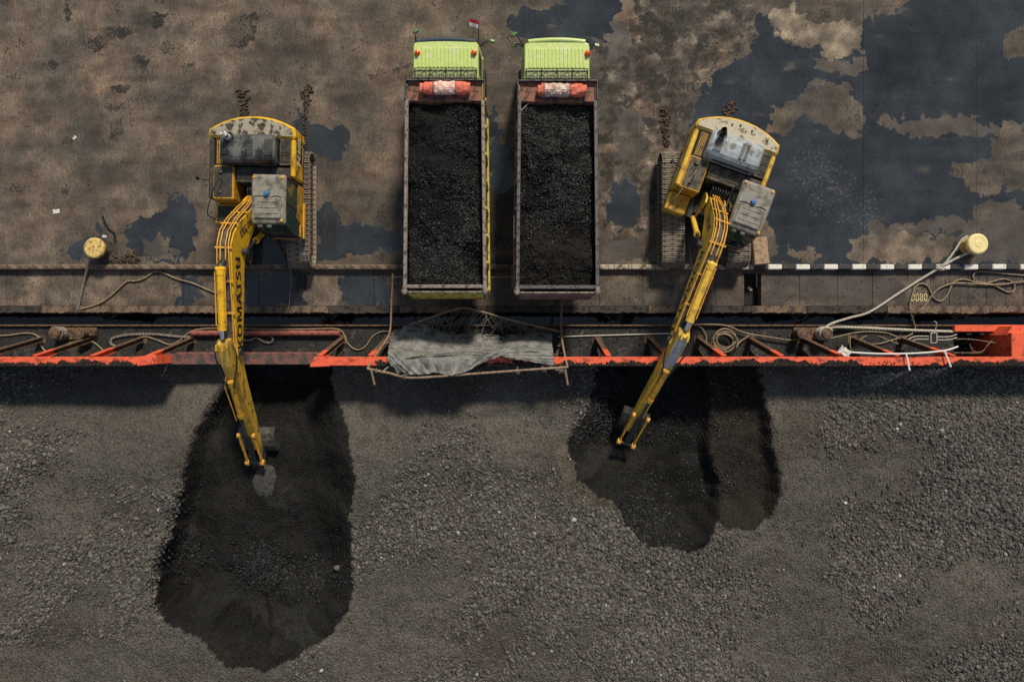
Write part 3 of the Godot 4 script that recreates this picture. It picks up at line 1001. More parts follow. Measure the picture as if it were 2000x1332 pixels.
func build_coal() -> void:
	var n1 := FastNoiseLite.new()
	n1.seed = 3
	n1.frequency = 0.10
	n1.fractal_octaves = 3
	var n2 := FastNoiseLite.new()
	n2.seed = 4
	n2.frequency = 0.9
	n2.fractal_octaves = 4
	var n3 := FastNoiseLite.new()
	n3.seed = 5
	n3.frequency = 0.16
	n3.fractal_octaves = 4
	var n4 := FastNoiseLite.new()
	n4.seed = 6
	n4.frequency = 3.0
	n4.fractal_octaves = 2
	# pits: [outline, depth, slope width towards: left, right, far (+z)]
	pits = [
		[coal_poly([385, 815, 372, 870, 362, 935, 350, 985, 330, 1050, 305, 1110, 302, 1170, 310, 1200, 370, 1235, 395, 1240, 425, 1275, 450, 1295, 500, 1298, 525, 1308, 560, 1290, 590, 1272, 650, 1235, 680, 1190, 690, 1150, 688, 1080, 685, 1010, 695, 960, 692, 900, 680, 850, 664, 806, 640, 760, 630, 680, 440, 680, 420, 760], 1.55), 0.95, 0.13, 1.3, 2.8],
		[coal_poly([1105, 865, 1118, 900, 1125, 930, 1150, 960, 1200, 985, 1215, 1010, 1230, 1040, 1265, 1068, 1310, 1065, 1345, 1078, 1380, 1055, 1402, 1020, 1416, 985, 1408, 930, 1396, 890, 1402, 850, 1400, 680, 1180, 680, 1150, 790], 1.6), 1.1, 1.5, 0.2, 2.0],
		[coal_poly([1380, 860, 1390, 1000, 1420, 1035, 1470, 1030, 1500, 1012, 1521, 968, 1519, 920, 1508, 860, 1502, 800, 1490, 680, 1370, 680], 1.6), 0.62, 0.4, 0.15, 0.9]]
	coal_h.resize(CNX * CNZ)
	coal_fresh.resize(CNX * CNZ)
	coal_coarse.resize(CNX * CNZ)
	var drops := PackedFloat32Array()
	drops.resize(CNX * CNZ)
	var berm := coal_poly([1085, 850, 1108, 868, 1120, 905, 1128, 935, 1150, 962, 1200, 985, 1214, 1012, 1190, 1000, 1140, 975, 1100, 940, 1082, 890], 1.7)
	var boxes := []
	for p in pits:
		var lo: Vector2 = p[0][0]
		var hi: Vector2 = p[0][0]
		for q in p[0]:
			lo = lo.min(q)
			hi = hi.max(q)
		boxes.append(Rect2(lo, hi - lo).grow(0.6))
	for j in CNZ:
		for i in CNX:
			var x := CX0 + i * CELL
			var z := CZ0 + j * CELL
			var edge := lerpf(0.55, 1.3, smoothstep(-14.0, 9.0, x))
			var h := lerpf(edge, 1.75, smoothstep(0.2, 4.2, z)) + n1.get_noise_2d(x, z) * 0.32 * smoothstep(0.6, 3.0, z)
			h += n2.get_noise_2d(x, z) * 0.06
			var fresh := 0.0
			var drop := 0.0
			for k in pits.size():
				if not boxes[k].has_point(Vector2(x, z)):
					continue
				var wp := Vector2(x + n2.get_noise_2d(x * 0.9 + 40.0, z * 0.9) * 0.09, z + n2.get_noise_2d(x * 0.9, z * 0.9 + 70.0) * 0.12) + Vector2(n4.get_noise_2d(x, z), n4.get_noise_2d(z + 31.0, x)) * 0.07
				if Geometry2D.is_point_in_polygon(wp, pits[k][0]):
					var dq := poly_dist(wp, pits[k][0])
					var dir: Vector2 = (dq[1] - wp).normalized()
					var wd: float = lerpf(pits[k][2] if dir.x < 0.0 else pits[k][3], pits[k][4], smoothstep(0.3, 0.9, dir.y))
					if k == 0 and dir.x < 0.0:
						wd = lerpf(wd, pits[k][2], 0.35)
					var f: float = clampf(dq[0] / wd, 0.0, 1.0)
					drop = maxf(drop, pits[k][1] * (f * 0.7 + 0.3 * smoothstep(0.0, 1.0, f)))
					fresh = maxf(fresh, 1.0 if k < 2 else 0.62)
			coal_h[j * CNX + i] = h
			drops[j * CNX + i] = drop
			coal_fresh[j * CNX + i] = fresh
			# where lumps lie: ridges of coarse coal running across the load, fines between
			var r := n3.get_noise_2d(x * 0.9 + z * 0.5, z * 0.8 - x * 0.3)
			var bias := 0.10
			if x > -1.5 and x < 7.0:
				bias += 0.22
			if z < 3.5:
				bias += 0.25 * (3.5 - z) / 3.5
			if x > 10.0 and z < 9.0:
				bias += 0.30
			if x < -10.0 and z > 5.0:
				bias -= 0.22
			if z > 8.5 and x > -6.0 and x < 0.0:
				bias -= 0.2
			if fresh > 0.5:
				bias = -0.12 + 0.45 * smoothstep(4.6, 2.4, z) + (0.14 if x > 1.0 else -0.42)
			if absf(x - 2.5) < 2.0 and z > 2.5 and z < 6.5 and fresh < 0.5 and Geometry2D.is_point_in_polygon(Vector2(x + n2.get_noise_2d(x, z) * 0.25, z + n2.get_noise_2d(z, x) * 0.25), berm):
				bias -= 0.9
				coal_fresh[j * CNX + i] = -1.0
			coal_coarse[j * CNX + i] = clampf(r * 2.1 + bias + 0.22, 0.0, 1.0)
	# loose coal slumps: soften the dug faces, then add the small relief
	for pass_ in 2:
		var src := drops.duplicate()
		for j in range(2, CNZ - 2):
			for i in range(2, CNX - 2):
				var k := j * CNX + i
				if src[k] <= 0.0 and src[k - 2] <= 0.0 and src[k + 2] <= 0.0 and src[k - 2 * CNX] <= 0.0 and src[k + 2 * CNX] <= 0.0:
					continue
				drops[k] = (src[k] * 2.0 + src[k - 1] + src[k + 1] + src[k - CNX] + src[k + CNX] + src[k - 2] + src[k + 2] + src[k - 2 * CNX] + src[k + 2 * CNX]) / 10.0
	for j in CNZ:
		for i in CNX:
			var k := j * CNX + i
			var x := CX0 + i * CELL
			var z := CZ0 + j * CELL
			var extra := 0.0
			if drops[k] > 0.05:
				extra = n1.get_noise_2d(x * 3.0 + 9.0, z * 3.0) * 0.16 + n2.get_noise_2d(x * 0.8, z * 0.8 + 20.0) * 0.08
			coal_h[k] = maxf(coal_h[k] - drops[k] + extra, DECK + 0.1) + n4.get_noise_2d(x, z) * 0.018
	var dusty := Color(0.152, 0.139, 0.122)
	var dusty_b := Color(0.117, 0.109, 0.098)
	var black := Color(0.0215, 0.0212, 0.0200)
	var brown := Color(0.060, 0.047, 0.038)
	var arr := []
	arr.resize(Mesh.ARRAY_MAX)
	var vv := PackedVector3Array()
	var nn := PackedVector3Array()
	var cc := PackedColorArray()
	var ix := PackedInt32Array()
	for j in CNZ:
		for i in CNX:
			var k := j * CNX + i
			var x := CX0 + i * CELL
			var z := CZ0 + j * CELL
			vv.append(Vector3(x, coal_h[k], z))
			var hx := coal_h[j * CNX + mini(i + 1, CNX - 1)] - coal_h[j * CNX + maxi(i - 1, 0)]
			var hz := coal_h[mini(j + 1, CNZ - 1) * CNX + i] - coal_h[maxi(j - 1, 0) * CNX + i]
			nn.append(Vector3(-hx, 2.0 * CELL, -hz).normalized())
			var a := n3.get_noise_2d(x + 60.0, z + 10.0)
			var c := dusty.lerp(dusty_b, clampf(0.5 + a * 1.6, 0.0, 1.0))
			c = c.lerp(brown, clampf(n1.get_noise_2d(x * 2.0 + 30.0, z * 2.0) * 1.2 - 0.1, 0.0, 0.4))
			if coal_fresh[k] > 0.8:
				c = black * (1.0 + n2.get_noise_2d(x * 0.5 + 5.0, z * 0.5) * 0.5)
				if n3.get_noise_2d(x * 2.0, z * 2.0 + 33.0) > 0.34:
					c = c.lerp(Color(0.045, 0.043, 0.040), 0.5)
			elif coal_fresh[k] > 0.1:
				c = Color(0.034, 0.028, 0.024)
			elif coal_fresh[k] < -0.5:
				c = Color(0.128, 0.108, 0.084) * (1.0 + a)
			cc.append(c)
			if i < CNX - 1 and j < CNZ - 1:
				for q in [k, k + 1, k + CNX, k + 1, k + CNX + 1, k + CNX]:
					ix.append(q)
	arr[Mesh.ARRAY_VERTEX] = vv
	arr[Mesh.ARRAY_NORMAL] = nn
	arr[Mesh.ARRAY_COLOR] = cc
	arr[Mesh.ARRAY_INDEX] = ix
	var am := ArrayMesh.new()
	am.add_surface_from_arrays(Mesh.PRIMITIVE_TRIANGLES, arr)
	var bed := part_mesh(self, "coal_bed", am, M.coal)
	tag(bed, "grey dusty coal filling the barge hold, dug out in two black pits", "coal", "", "stuff")
	scatter_coal()

func lump_mesh(seed_: int) -> ArrayMesh:
	var r := RandomNumberGenerator.new()
	r.seed = seed_
	var g := (1.0 + sqrt(5.0)) / 2.0
	var p := [Vector3(-1, g, 0), Vector3(1, g, 0), Vector3(-1, -g, 0), Vector3(1, -g, 0), Vector3(0, -1, g), Vector3(0, 1, g), Vector3(0, -1, -g), Vector3(0, 1, -g), Vector3(g, 0, -1), Vector3(g, 0, 1), Vector3(-g, 0, -1), Vector3(-g, 0, 1)]
	var st := Vector3(r.randf_range(0.8, 1.3), r.randf_range(0.6, 0.9), r.randf_range(0.7, 1.1))
	for i in 12:
		p[i] = p[i].normalized() * r.randf_range(0.62, 1.12) * st
	var b := MB.new()
	for f in [[0, 11, 5], [0, 5, 1], [0, 1, 7], [0, 7, 10], [0, 10, 11], [1, 5, 9], [5, 11, 4], [11, 10, 2], [10, 7, 6], [7, 1, 8], [3, 9, 4], [3, 4, 2], [3, 2, 6], [3, 6, 8], [3, 8, 9], [4, 9, 5], [2, 4, 11], [6, 2, 10], [8, 6, 7], [9, 8, 1]]:
		b.face([p[f[0]], p[f[1]], p[f[2]]], p[f[0]] + p[f[1]] + p[f[2]])
	return b.mesh()

func lumps(parent: Node3D, called: String, m: Mesh, material: Material, buf: PackedFloat32Array) -> MultiMeshInstance3D:
	var mm := MultiMesh.new()
	mm.transform_format = MultiMesh.TRANSFORM_3D
	mm.use_colors = true
	mm.mesh = m
	mm.instance_count = buf.size() / 16
	mm.buffer = buf
	var o := MultiMeshInstance3D.new()
	o.multimesh = mm
	o.material_override = material
	o.name = numbered(called) if parent == self else called
	parent.add_child(o, true)
	return o

func push(buf: PackedFloat32Array, p: Vector3, s: float, c: Color) -> void:
	var a := rng.randf() * TAU
	var t := rng.randf_range(-0.7, 0.7)
	var b := (Basis(Vector3.UP, a) * Basis(Vector3.RIGHT, t)).scaled(Vector3(s, s, s))
	buf.append_array(PackedFloat32Array([b.x.x, b.y.x, b.z.x, p.x, b.x.y, b.y.y, b.z.y, p.y, b.x.z, b.y.z, b.z.z, p.z, c.r, c.g, c.b, 1.0]))

func lump_tint(fresh: float) -> Color:
	var k := rng.randf()
	if fresh > 0.8:
		var g := rng.randf_range(0.010, 0.030) if k < 0.975 else rng.randf_range(0.03, 0.055)
		return Color(g, g, g * 1.03)
	if fresh > 0.1:
		var g2 := rng.randf_range(0.018, 0.05)
		return Color(g2 * 1.12, g2 * 0.97, g2 * 0.85)
	var g3 := 0.055 + 0.118 * pow(rng.randf(), 1.3)
	if k > 0.997:
		return Color(0.42, 0.41, 0.38)
	if k > 0.988:
		return Color(g3 * 1.6, g3 * 1.25, g3 * 1.0)
	if k > 0.90:
		return Color(g3 * 1.16, g3 * 0.98, g3 * 0.90)
	if k > 0.80:
		return Color(g3 * 0.86, g3 * 0.92, g3 * 0.84)
	return Color(g3 * 1.06, g3 * 0.98, g3 * 0.89)

func scatter_coal() -> void:
	rng.seed = 404
	var bufs := []
	for k in 5:
		bufs.append(PackedFloat32Array())
	var meshes := []
	for k in 5:
		meshes.append(lump_mesh(200 + k))
	var x_lo := -19.2
	var x_hi := 19.2
	var z_hi := 13.6
	var b0 := PackedFloat32Array()
	var b1 := PackedFloat32Array()
	var b2 := PackedFloat32Array()
	var b3 := PackedFloat32Array()
	for q in 420000:
		var x := rng.randf_range(x_lo, x_hi)
		var z := rng.randf_range(0.82, z_hi)
		var i := int((x - CX0) / CELL)
		var j := int((z - CZ0) / CELL)
		var k := j * CNX + i
		var co := coal_coarse[k]
		var fr := coal_fresh[k]
		var u := rng.randf()
		var s := 0.0
		if u < co * co * 0.58:
			s = rng.randf_range(0.030, 0.062) * (1.0 + 0.8 * pow(rng.randf(), 5.0))
		elif u < 0.16 + co * 0.62:
			s = rng.randf_range(0.014, 0.036)
		else:
			continue
		if fr > 0.8 and z > 3.4 and rng.randf() > 0.22 + co * 0.9:
			continue
		if fr > 0.8 and s > 0.06:
			s *= 0.8
		var p := Vector3(x, coal_h[k] + s * 0.25, z)
		var c := lump_tint(fr)
		if fr > 0.1:
			push(b3, p, s, c)
		else:
			match q % 3:
				0: push(b0, p, s, c)
				1: push(b1, p, s, c)
				2: push(b2, p, s, c)
	var bed := get_node("coal_bed")
	for e in [[b0, 0, M.lump], [b1, 1, M.lump], [b2, 2, M.lump], [b3, 3, M.lump_wet]]:
		var o := lumps(bed, "coal_lumps", meshes[e[1]], e[2], e[0])
		o.set_meta("kind", "stuff")
	# coal caked along the top of the cargo wall and thrown about on the side deck and the dock
	var edge := PackedFloat32Array()
	var cake := FastNoiseLite.new()
	cake.seed = 77
	cake.frequency = 0.7
	cake.fractal_octaves = 4
	for q in 21000:
		var x := rng.randf_range(-19.0, 17.0)
		if x > -11.5 and x < -5.6:
			continue
		if x > -5.7 and x < -4.2:
			continue
		if x > 10.7 and x < 12.7 and rng.randf() < 0.96:
			continue
		var reach := 0.755 - maxf(0.0, 0.11 + cake.get_noise_1d(x * 2.0) * 0.17 + cake.get_noise_1d(x * 9.0) * 0.04)
		var z := rng.randf_range(0.50, 0.765)
		if z < reach:
			continue
		var s := rng.randf_range(0.016, 0.034)
		push(edge, Vector3(x, WALL_TOP + 0.002 + s * rng.randf_range(0.0, 0.6), z), s, lump_tint(0.4) * 0.9)
	tag(lumps(self, "coal_crust", meshes[4], M.lump, edge), "black coal caked along the top of the orange cargo wall", "coal", "", "stuff")
	var crumbs := PackedFloat32Array()
	for q in 5200:
		var x := rng.randf_range(-19.0, 16.2)
		var z := rng.randf_range(-0.48, 0.6)
		var s := rng.randf_range(0.008, 0.022) if rng.randf() < 0.93 else rng.randf_range(0.02, 0.045)
		push(crumbs, Vector3(x, DECK + 0.035 + s * 0.3, z), s, Color(0.03, 0.03, 0.03) * rng.randf_range(0.5, 2.4))
	for q in 1700:
		var x := rng.randf_range(-18.0, 18.0)
		var z := rng.randf_range(-12.5, -2.7)
		var s := rng.randf_range(0.005, 0.013) if rng.randf() < 0.96 else rng.randf_range(0.014, 0.034)
		push(crumbs, Vector3(x, 0.004 + s * 0.4, z), s, Color(0.02, 0.02, 0.02) * rng.randf_range(0.6, 1.8))
	for q in 1100:
		var x := rng.randf_range(-18.0, 18.0)
		var z := rng.randf_range(-2.4, -1.0)
		var s := rng.randf_range(0.007, 0.025)
		push(crumbs, Vector3(x, -0.04 + s * 0.4, z), s, Color(0.024, 0.023, 0.022) * rng.randf_range(0.6, 2.2))
	tag(lumps(self, "coal_crumbs", meshes[0], M.lump, crumbs), "small coal crumbs scattered over the dock and the side deck", "coal", "", "stuff")
	# two lumps that stand out
	var big := MB.new()
	var lm := lump_mesh(300)
	for e in [["coal_lump", "large pale grey coal lump near the right edge of the left pit", 658, 1108, 0.13, Color(0.12, 0.115, 0.105)], ["coal_lump", "white stone lying on the coal right of the right pit", 1651, 982, 0.07, Color(0.6, 0.58, 0.54)], ["coal_lump", "tan stone half buried in the coal near the bottom centre", 1041, 1276, 0.09, Color(0.22, 0.16, 0.11)]]:
		var p := at(e[2], e[3], 1.5)
		var k := int((p.z - CZ0) / CELL) * CNX + int((p.x - CX0) / CELL)
		p = at(e[2], e[3], coal_h[k])
		p.y = coal_h[k] + e[4] * 0.3
		var o := part_mesh(self, e[0], lm, plain(e[5].linear_to_srgb(), 0.8))
		o.position = p
		o.scale = Vector3.ONE * e[4]
		tag(o, e[1], "stone")
	# a heap of pale ash on the pit floor below the left bucket
	var heap := MB.new()
	var hc := at(526, 936, 0.4)
	var hk := int((hc.z - CZ0) / CELL) * CNX + int((hc.x - CX0) / CELL)
	hc.y = coal_h[hk]
	var rings := []
	for s in 5:
		var rr := []
		var rad: float = [0.62, 0.5, 0.34, 0.18, 0.05][s]
		for a in 22:
			var w := 1.0 + 0.30 * cake.get_noise_2d(cos(TAU * a / 22) * 1.7 + 3.0, sin(TAU * a / 22) * 1.7 + s * 0.2)
			rr.append(hc + Vector3(cos(TAU * a / 22) * rad * w * 0.72, [-0.10, 0.02, 0.06, 0.08, 0.085][s] + cake.get_noise_2d(a * 3.0, s * 5.0) * 0.02, sin(TAU * a / 22) * rad * w))
		rings.append(rr)
	heap.loft(rings, false, true)
	solo("ash_heap", "small pale grey heap on the floor of the left pit", "heap", heap, mat(paint_tex(75, c8(66, 65, 62), c8(44, 43, 42), 0.4, 0.25, 0.08), 0.95, 0.6))

# ---------- excavators ----------
# local axes: boom points to +z, cab on +x
func lettering(parent: Node3D, text: String, size: float, where: Transform3D, m: Material, called := "lettering", stretch := 1.0) -> void:
	var f := SystemFont.new()
	f.font_names = PackedStringArray(["Droid Sans"])
	f.font_weight = 700
	var tm := TextMesh.new()
	tm.font = f
	tm.text = text
	tm.font_size = 64
	tm.pixel_size = size / 46.0
	tm.depth = 0.006
	tm.curve_step = 2.0
	var o := MeshInstance3D.new()
	o.mesh = tm
	o.material_override = m
	o.name = called
	o.transform = where
	o.scale_object_local(Vector3(stretch, 1, 1))
	parent.add_child(o, true)

func profile(a: Array) -> PackedVector2Array:
	var q := PackedVector2Array()
	for i in range(0, a.size(), 2):
		q.append(Vector2(a[i], a[i + 1]))
	return q

func excavator(where: Vector3, slew: float, o: Dictionary) -> Node3D:
	var t := thing("excavator", o.label, "excavator", where, 0.0, "excavators on the dock")
	var turn := Transform3D(Basis(Vector3.UP, slew), Vector3.ZERO)
	build_tracks(t)
	var Y: Material = o.yellow
	var b := MB.new()
	b.cyl(Vector3(0, 0.55, 0), Vector3(0, 0.98, 0), 0.62, 0.62, 24)
	part(t, "slew_ring", b, M.grime)
	b = MB.new()
	b.xf = turn
	b.prism(profile([-1.40, -2.1, 1.28, -2.1, 1.28, 0.95, 0.36, 0.95, 0.36, 0.35, -0.42, 0.35, -0.42, 0.55, -1.36, 0.55]), 1, 0.95, 1.12, 0.0, 0.01)
	part(t, "house_frame", b, M.grime)
	# counterweight
	b = MB.new()
	b.xf = turn
	var cw := PackedVector2Array([Vector2(-1.38, -1.96), Vector2(-1.43, -2.06)])
	for i in 13:
		var x := lerpf(-1.40, 1.29, i / 12.0)
		cw.append(Vector2(x, -2.66 + 0.42 * pow(absf(x) / 1.4, 2.2)))
	cw.append(Vector2(1.32, -2.06))
	cw.append(Vector2(1.27, -1.96))
	b.prism(cw, 1, 0.98, 2.02, 0.05, 0.07)
	var c := part(t, "counterweight", b, Y)
	b = MB.new()
	b.xf = turn
	b.prism(b.inset(cw, 0.075), 1, 1.9, 2.024)
	part(c, "top_plate", b, o.top)
	for s in [[-0.35, -2.4], [0.3, -2.42], [0.85, -2.3], [-0.1, -2.46]]:
		b = MB.new()
		b.xf = turn
		b.cyl(Vector3(s[0], 2.02, s[1]), Vector3(s[0], 2.06, s[1]), 0.035, 0.03, 8)
		part(c, "lifting_bolt", b, M.barge_rust)
	# left flank: tall panel, with the slotted vent by the engine
	b = MB.new()
	b.xf = turn
	b.box(Vector3(-1.32, 1.53, -1.0), Vector3(0.16, 0.88, 1.9), 0.05)
	var lf := part(t, "left_panel", b, o.left)
	b = MB.new()
	b.xf = turn
	b.box(Vector3(-1.05, 1.52, -1.5), Vector3(0.3, 0.84, 0.9), 0.02)
	part(t, "left_housing", b, M.grime)
	for k in 7:
		b = MB.new()
		b.xf = turn
		if k < 4:
			b.box(Vector3(-1.13 + k * 0.055, 1.955, -1.52), Vector3(0.022, 0.03, 0.74), 0.003)
			part(lf, "vent_bar", b, M.yellow_worn)
	# engine hood, a rounded box with perforated vents
	b = MB.new()
	b.xf = turn
	var hp := PackedVector2Array()
	for q in [[-2.02, 1.92], [-2.02, 2.22], [-1.97, 2.32], [-1.88, 2.38], [-1.72, 2.40], [-1.45, 2.40], [-1.30, 2.38], [-1.20, 2.32], [-1.13, 2.22], [-1.11, 1.92]]:
		hp.append(Vector2(q[0], q[1]))
	b.prism(hp, 0, -0.90, 0.80, 0.07, 0.07)
	var hood := part(t, "engine_hood", b, o.hood)
	for vx in o.vents:
		b = MB.new()
		b.xf = turn
		b.box(Vector3(vx, 2.398, -1.58), Vector3(0.25, 0.02, 0.5), 0.004)
		var ve := part(hood, "vent", b, M.black)
		b = MB.new()
		b.xf = turn
		for i in 6:
			b.box(Vector3(vx - 0.115 + i * 0.046, 2.409, -1.58), Vector3(0.009, 0.012, 0.5))
		for i in 9:
			b.box(Vector3(vx, 2.412, -1.80 + i * 0.055), Vector3(0.25, 0.011, 0.012))
		part(ve, "grille", b, o.hood)
	for sx in [-0.36, 0.22]:
		b = MB.new()
		b.xf = turn
		b.box(Vector3(sx, 2.405, -1.56), Vector3(0.025, 0.02, 0.62), 0.006)
		part(hood, "crease", b, o.hood)
	b = MB.new()
	b.xf = turn
	b.box(Vector3(0.0, 2.18, -1.095), Vector3(1.2, 0.05, 0.025), 0.008)
	part(hood, "latch_bar", b, M.grime)
	b = MB.new()
	b.xf = turn
	b.cyl(Vector3(-0.62, 2.36, -1.86), Vector3(-0.62, 2.62, -1.86), 0.09, 0.085, 14, false)
	b.cyl(Vector3(-0.62, 2.62, -1.86), Vector3(-0.68, 2.72, -1.92), 0.085, 0.085, 14, false)
	part(t, "exhaust_pipe", b, o.exhaust)
	b = MB.new()
	b.xf = turn
	b.cyl(Vector3(-0.62, 2.37, -1.86), Vector3(-0.62, 2.41, -1.86), 0.16, 0.16, 14)
	part(hood, "exhaust_recess", b, M.black)
	# radiator side
	b = MB.new()
	b.xf = turn
	b.box(Vector3(0.99, 1.53, -1.56), Vector3(0.36, 0.86, 0.86), 0.02)
	part(t, "radiator_housing", b, M.grime_brown)
	b = MB.new()
	b.xf = turn
	for i in 8:
		b.box(Vector3(0.86 + i * 0.04, 1.972, -1.56), Vector3(0.014, 0.02, 0.7))
	for i in 7:
		b.box(Vector3(1.0, 1.974, -1.86 + i * 0.1), Vector3(0.3, 0.02, 0.014))
	part(t, "radiator_grille", b, M.grime_brown)
	b = MB.new()
	b.xf = turn
	b.box(Vector3(1.0, 1.962, -1.56), Vector3(0.29, 0.006, 0.68))
	part(t, "radiator_core", b, M.black)
	b = MB.new()
	b.xf = turn
	b.box(Vector3(1.235, 1.53, -1.36), Vector3(0.15, 0.88, 1.2), 0.05)
	var rp := part(t, "right_panel", b, Y)
	b = MB.new()
	b.xf = turn
	b.box(Vector3(1.314, 1.55, -1.62), Vector3(0.012, 0.55, 0.5), 0.004)
	part(rp, "door", b, M.grime)
	if o.side_text != "":
		lettering(rp, o.side_text, 0.22, turn * Transform3D(Basis(Vector3.UP, PI / 2), Vector3(1.323, 1.6, -1.62)), M.letter_white)
	# middle deck
	b = MB.new()
	b.xf = turn
	b.box(Vector3(0.3, 1.49, -0.84), Vector3(1.72, 0.8, 0.5), 0.02)
	part(t, "middle_deck", b, o.deck)
	for k in 3:
		b = MB.new()
		b.xf = turn
		b.box(Vector3(-0.3 + k * 0.55, 1.9, -0.86), Vector3(0.5, 0.016, 0.3), 0.004)
		part(t, "tread_plate", b, o.deck)
	# tank and step box
	b = MB.new()
	b.xf = turn
	b.box(Vector3(-0.93, 1.54, -0.56), Vector3(0.66, 0.88, 1.1), 0.05)
	var tk := part(t, "tank", b, o.tank)
	b = MB.new()
	b.xf = turn
	b.box(Vector3(-0.93, 1.984, -0.58), Vector3(0.56, 0.012, 0.96), 0.004)
	part(tk, "top_plate", b, o.deck)
	b = MB.new()
	b.xf = turn
	b.cyl(Vector3(-1.0, 1.98, -0.92), Vector3(-1.0, 2.05, -0.92), 0.085, 0.075, 14)
	part(tk, "filler_cap", b, M.grime_brown)
	b = MB.new()
	b.xf = turn
	b.cyl(Vector3(-1.0, 1.98, -0.28), Vector3(-1.0, 2.03, -0.28), 0.06, 0.06, 12)
	part(tk, "filler_cap", b, M.barge_rust)
	b = MB.new()
	b.xf = turn
	b.box(Vector3(-1.05, 1.22, 0.33), Vector3(0.68, 0.46, 0.62), 0.03)
	var sb := part(t, "step_box", b, Y)
	b = MB.new()
	b.xf = turn
	b.box(Vector3(-1.03, 1.453, 0.33), Vector3(0.56, 0.012, 0.52), 0.004)
	part(sb, "lid", b, o.lid)
	b = MB.new()
	b.xf = turn
	b.tube(smooth([Vector3(-1.3, 1.46, 0.55), Vector3(-1.3, 2.15, 0.5), Vector3(-1.22, 2.3, 0.2), Vector3(-0.98, 2.3, -0.55), Vector3(-0.95, 2.0, -0.62)], 4), 0.018, 6)
	part(t, "handrail", b, o.rail)
	b = MB.new()
	b.xf = turn
	b.tube(smooth([Vector3(-1.28, 1.9, -0.62), Vector3(-1.6, 1.95, -0.66), Vector3(-1.72, 2.0, -0.7)], 3), 0.02, 6)
	b.box(Vector3(-1.74, 2.0, -0.68), Vector3(0.06, 0.2, 0.1), 0.02)
	part(t, "mirror", b, M.black)
	# boom foot bay: dark floor, swivel hoses
	for k in 7:
		b = MB.new()
		b.xf = turn
		var hx := -0.24 + k * 0.085
		b.tube(smooth([Vector3(hx, 1.5, -0.56), Vector3(hx + 0.03, 1.82 + 0.02 * (k % 3), -0.42), Vector3(hx * 0.9, 1.8, -0.2), Vector3(hx * 0.7, 1.72, 0.02)], 4), 0.026, 6)
		part(t, "hose", b, M.hose)
	b = MB.new()
	b.xf = turn
	b.box(Vector3(-0.05, 1.16, -0.1), Vector3(0.74, 0.08, 0.95), 0.01)
	part(t, "bay_floor", b, M.black)
	for s in [-1.0, 1.0]:
		b = MB.new()
		b.xf = turn
		b.prism(profile([-0.35, 1.1, -0.3, 1.5, -0.02, 1.95, 0.16, 1.98, 0.32, 1.6, 0.5, 1.1]), 0, s * 0.30 - 0.03, s * 0.30 + 0.03, 0.008, 0.008)
		part(t, "boom_bracket", b, Y)
	build_cab(t, turn, o)
	build_boom(t, turn, o)
	return t

func build_tracks(t: Node3D) -> void:
	var shoe := MB.new()
	shoe.box(Vector3(0, 0.0, 0), Vector3(0.74, 0.024, 0.168), 0.004)
	for z in [-0.06, 0.0, 0.06]:
		shoe.box(Vector3(0, 0.024, z), Vector3(0.74, 0.03, 0.018), 0.004)
	var shoe_mesh := shoe.mesh()
	var slot := MB.new()
	slot.box(Vector3(-0.09, 0.0, 0), Vector3(0.04, 0.03, 0.08))
	for s in [-1.0, 1.0]:
		var cx: float = s * 1.09
		var b := MB.new()
		b.prism(profile([-1.62, 0.24, -1.72, 0.5, -1.5, 0.72, 1.5, 0.72, 1.72, 0.5, 1.62, 0.24, 1.3, 0.16, -1.3, 0.16]), 0, cx - 0.16, cx + 0.16, 0.02, 0.02)
		var tr := part(t, "track", b, M.chassis)
		var r := 0.40
		var half := 1.50
		var per := 4.0 * half + TAU * r
		var cnt := 50
		for i in cnt:
			var d := per * i / cnt
			var p := Vector3(cx, 0, 0)
			var nrm := Vector3.UP
			if d < 2.0 * half:
				p += Vector3(0, 0.46 + r, half - d)
			elif d < 2.0 * half + PI * r:
				var a := (d - 2.0 * half) / r
				nrm = Vector3(0, cos(a), -sin(a))
				p += Vector3(0, 0.46, -half) + nrm * r
			elif d < 4.0 * half + PI * r:
				p += Vector3(0, 0.46 - r, -half + d - 2.0 * half - PI * r)
				nrm = Vector3.DOWN
			else:
				var a2 := (d - 4.0 * half - PI * r) / r
				nrm = Vector3(0, -cos(a2), sin(a2))
				p += Vector3(0, 0.46, half) + nrm * r
			var sh := part_mesh(tr, "shoe", shoe_mesh, M.track)
			var zz := Vector3.RIGHT.cross(nrm)
			sh.transform = Transform3D(Basis(Vector3.RIGHT, nrm, zz), p)
		# chain side, caked with mud
		for e in [-1.0, 1.0]:
			for i in 17:
				b = MB.new()
				b.box(Vector3(cx + e * 0.37, 0.69, -1.44 + i * 0.18), Vector3(0.06, 0.29, 0.166), 0.012)
				part(tr, "chain_link", b, M.mud)
		for z in [-1.5, 1.5]:
			b = MB.new()
			b.cyl(Vector3(cx - 0.2, 0.46, z), Vector3(cx + 0.2, 0.46, z), 0.34, 0.34, 20)
			part(tr, "idler" if z > 0.0 else "sprocket", b, M.track)
	var f := MB.new()
	f.box(Vector3(0, 0.42, 0), Vector3(1.9, 0.3, 0.9), 0.05)
	for s in [-1.0, 1.0]:
		f.bar(Vector3(-1.0, 0.42, s * 1.1), Vector3(0, 0.42, s * 0.2), 0.26, 0.22, 0.03)
		f.bar(Vector3(1.0, 0.42, s * 1.1), Vector3(0, 0.42, s * 0.2), 0.26, 0.22, 0.03)
	part(t, "track_frame", f, M.chassis)

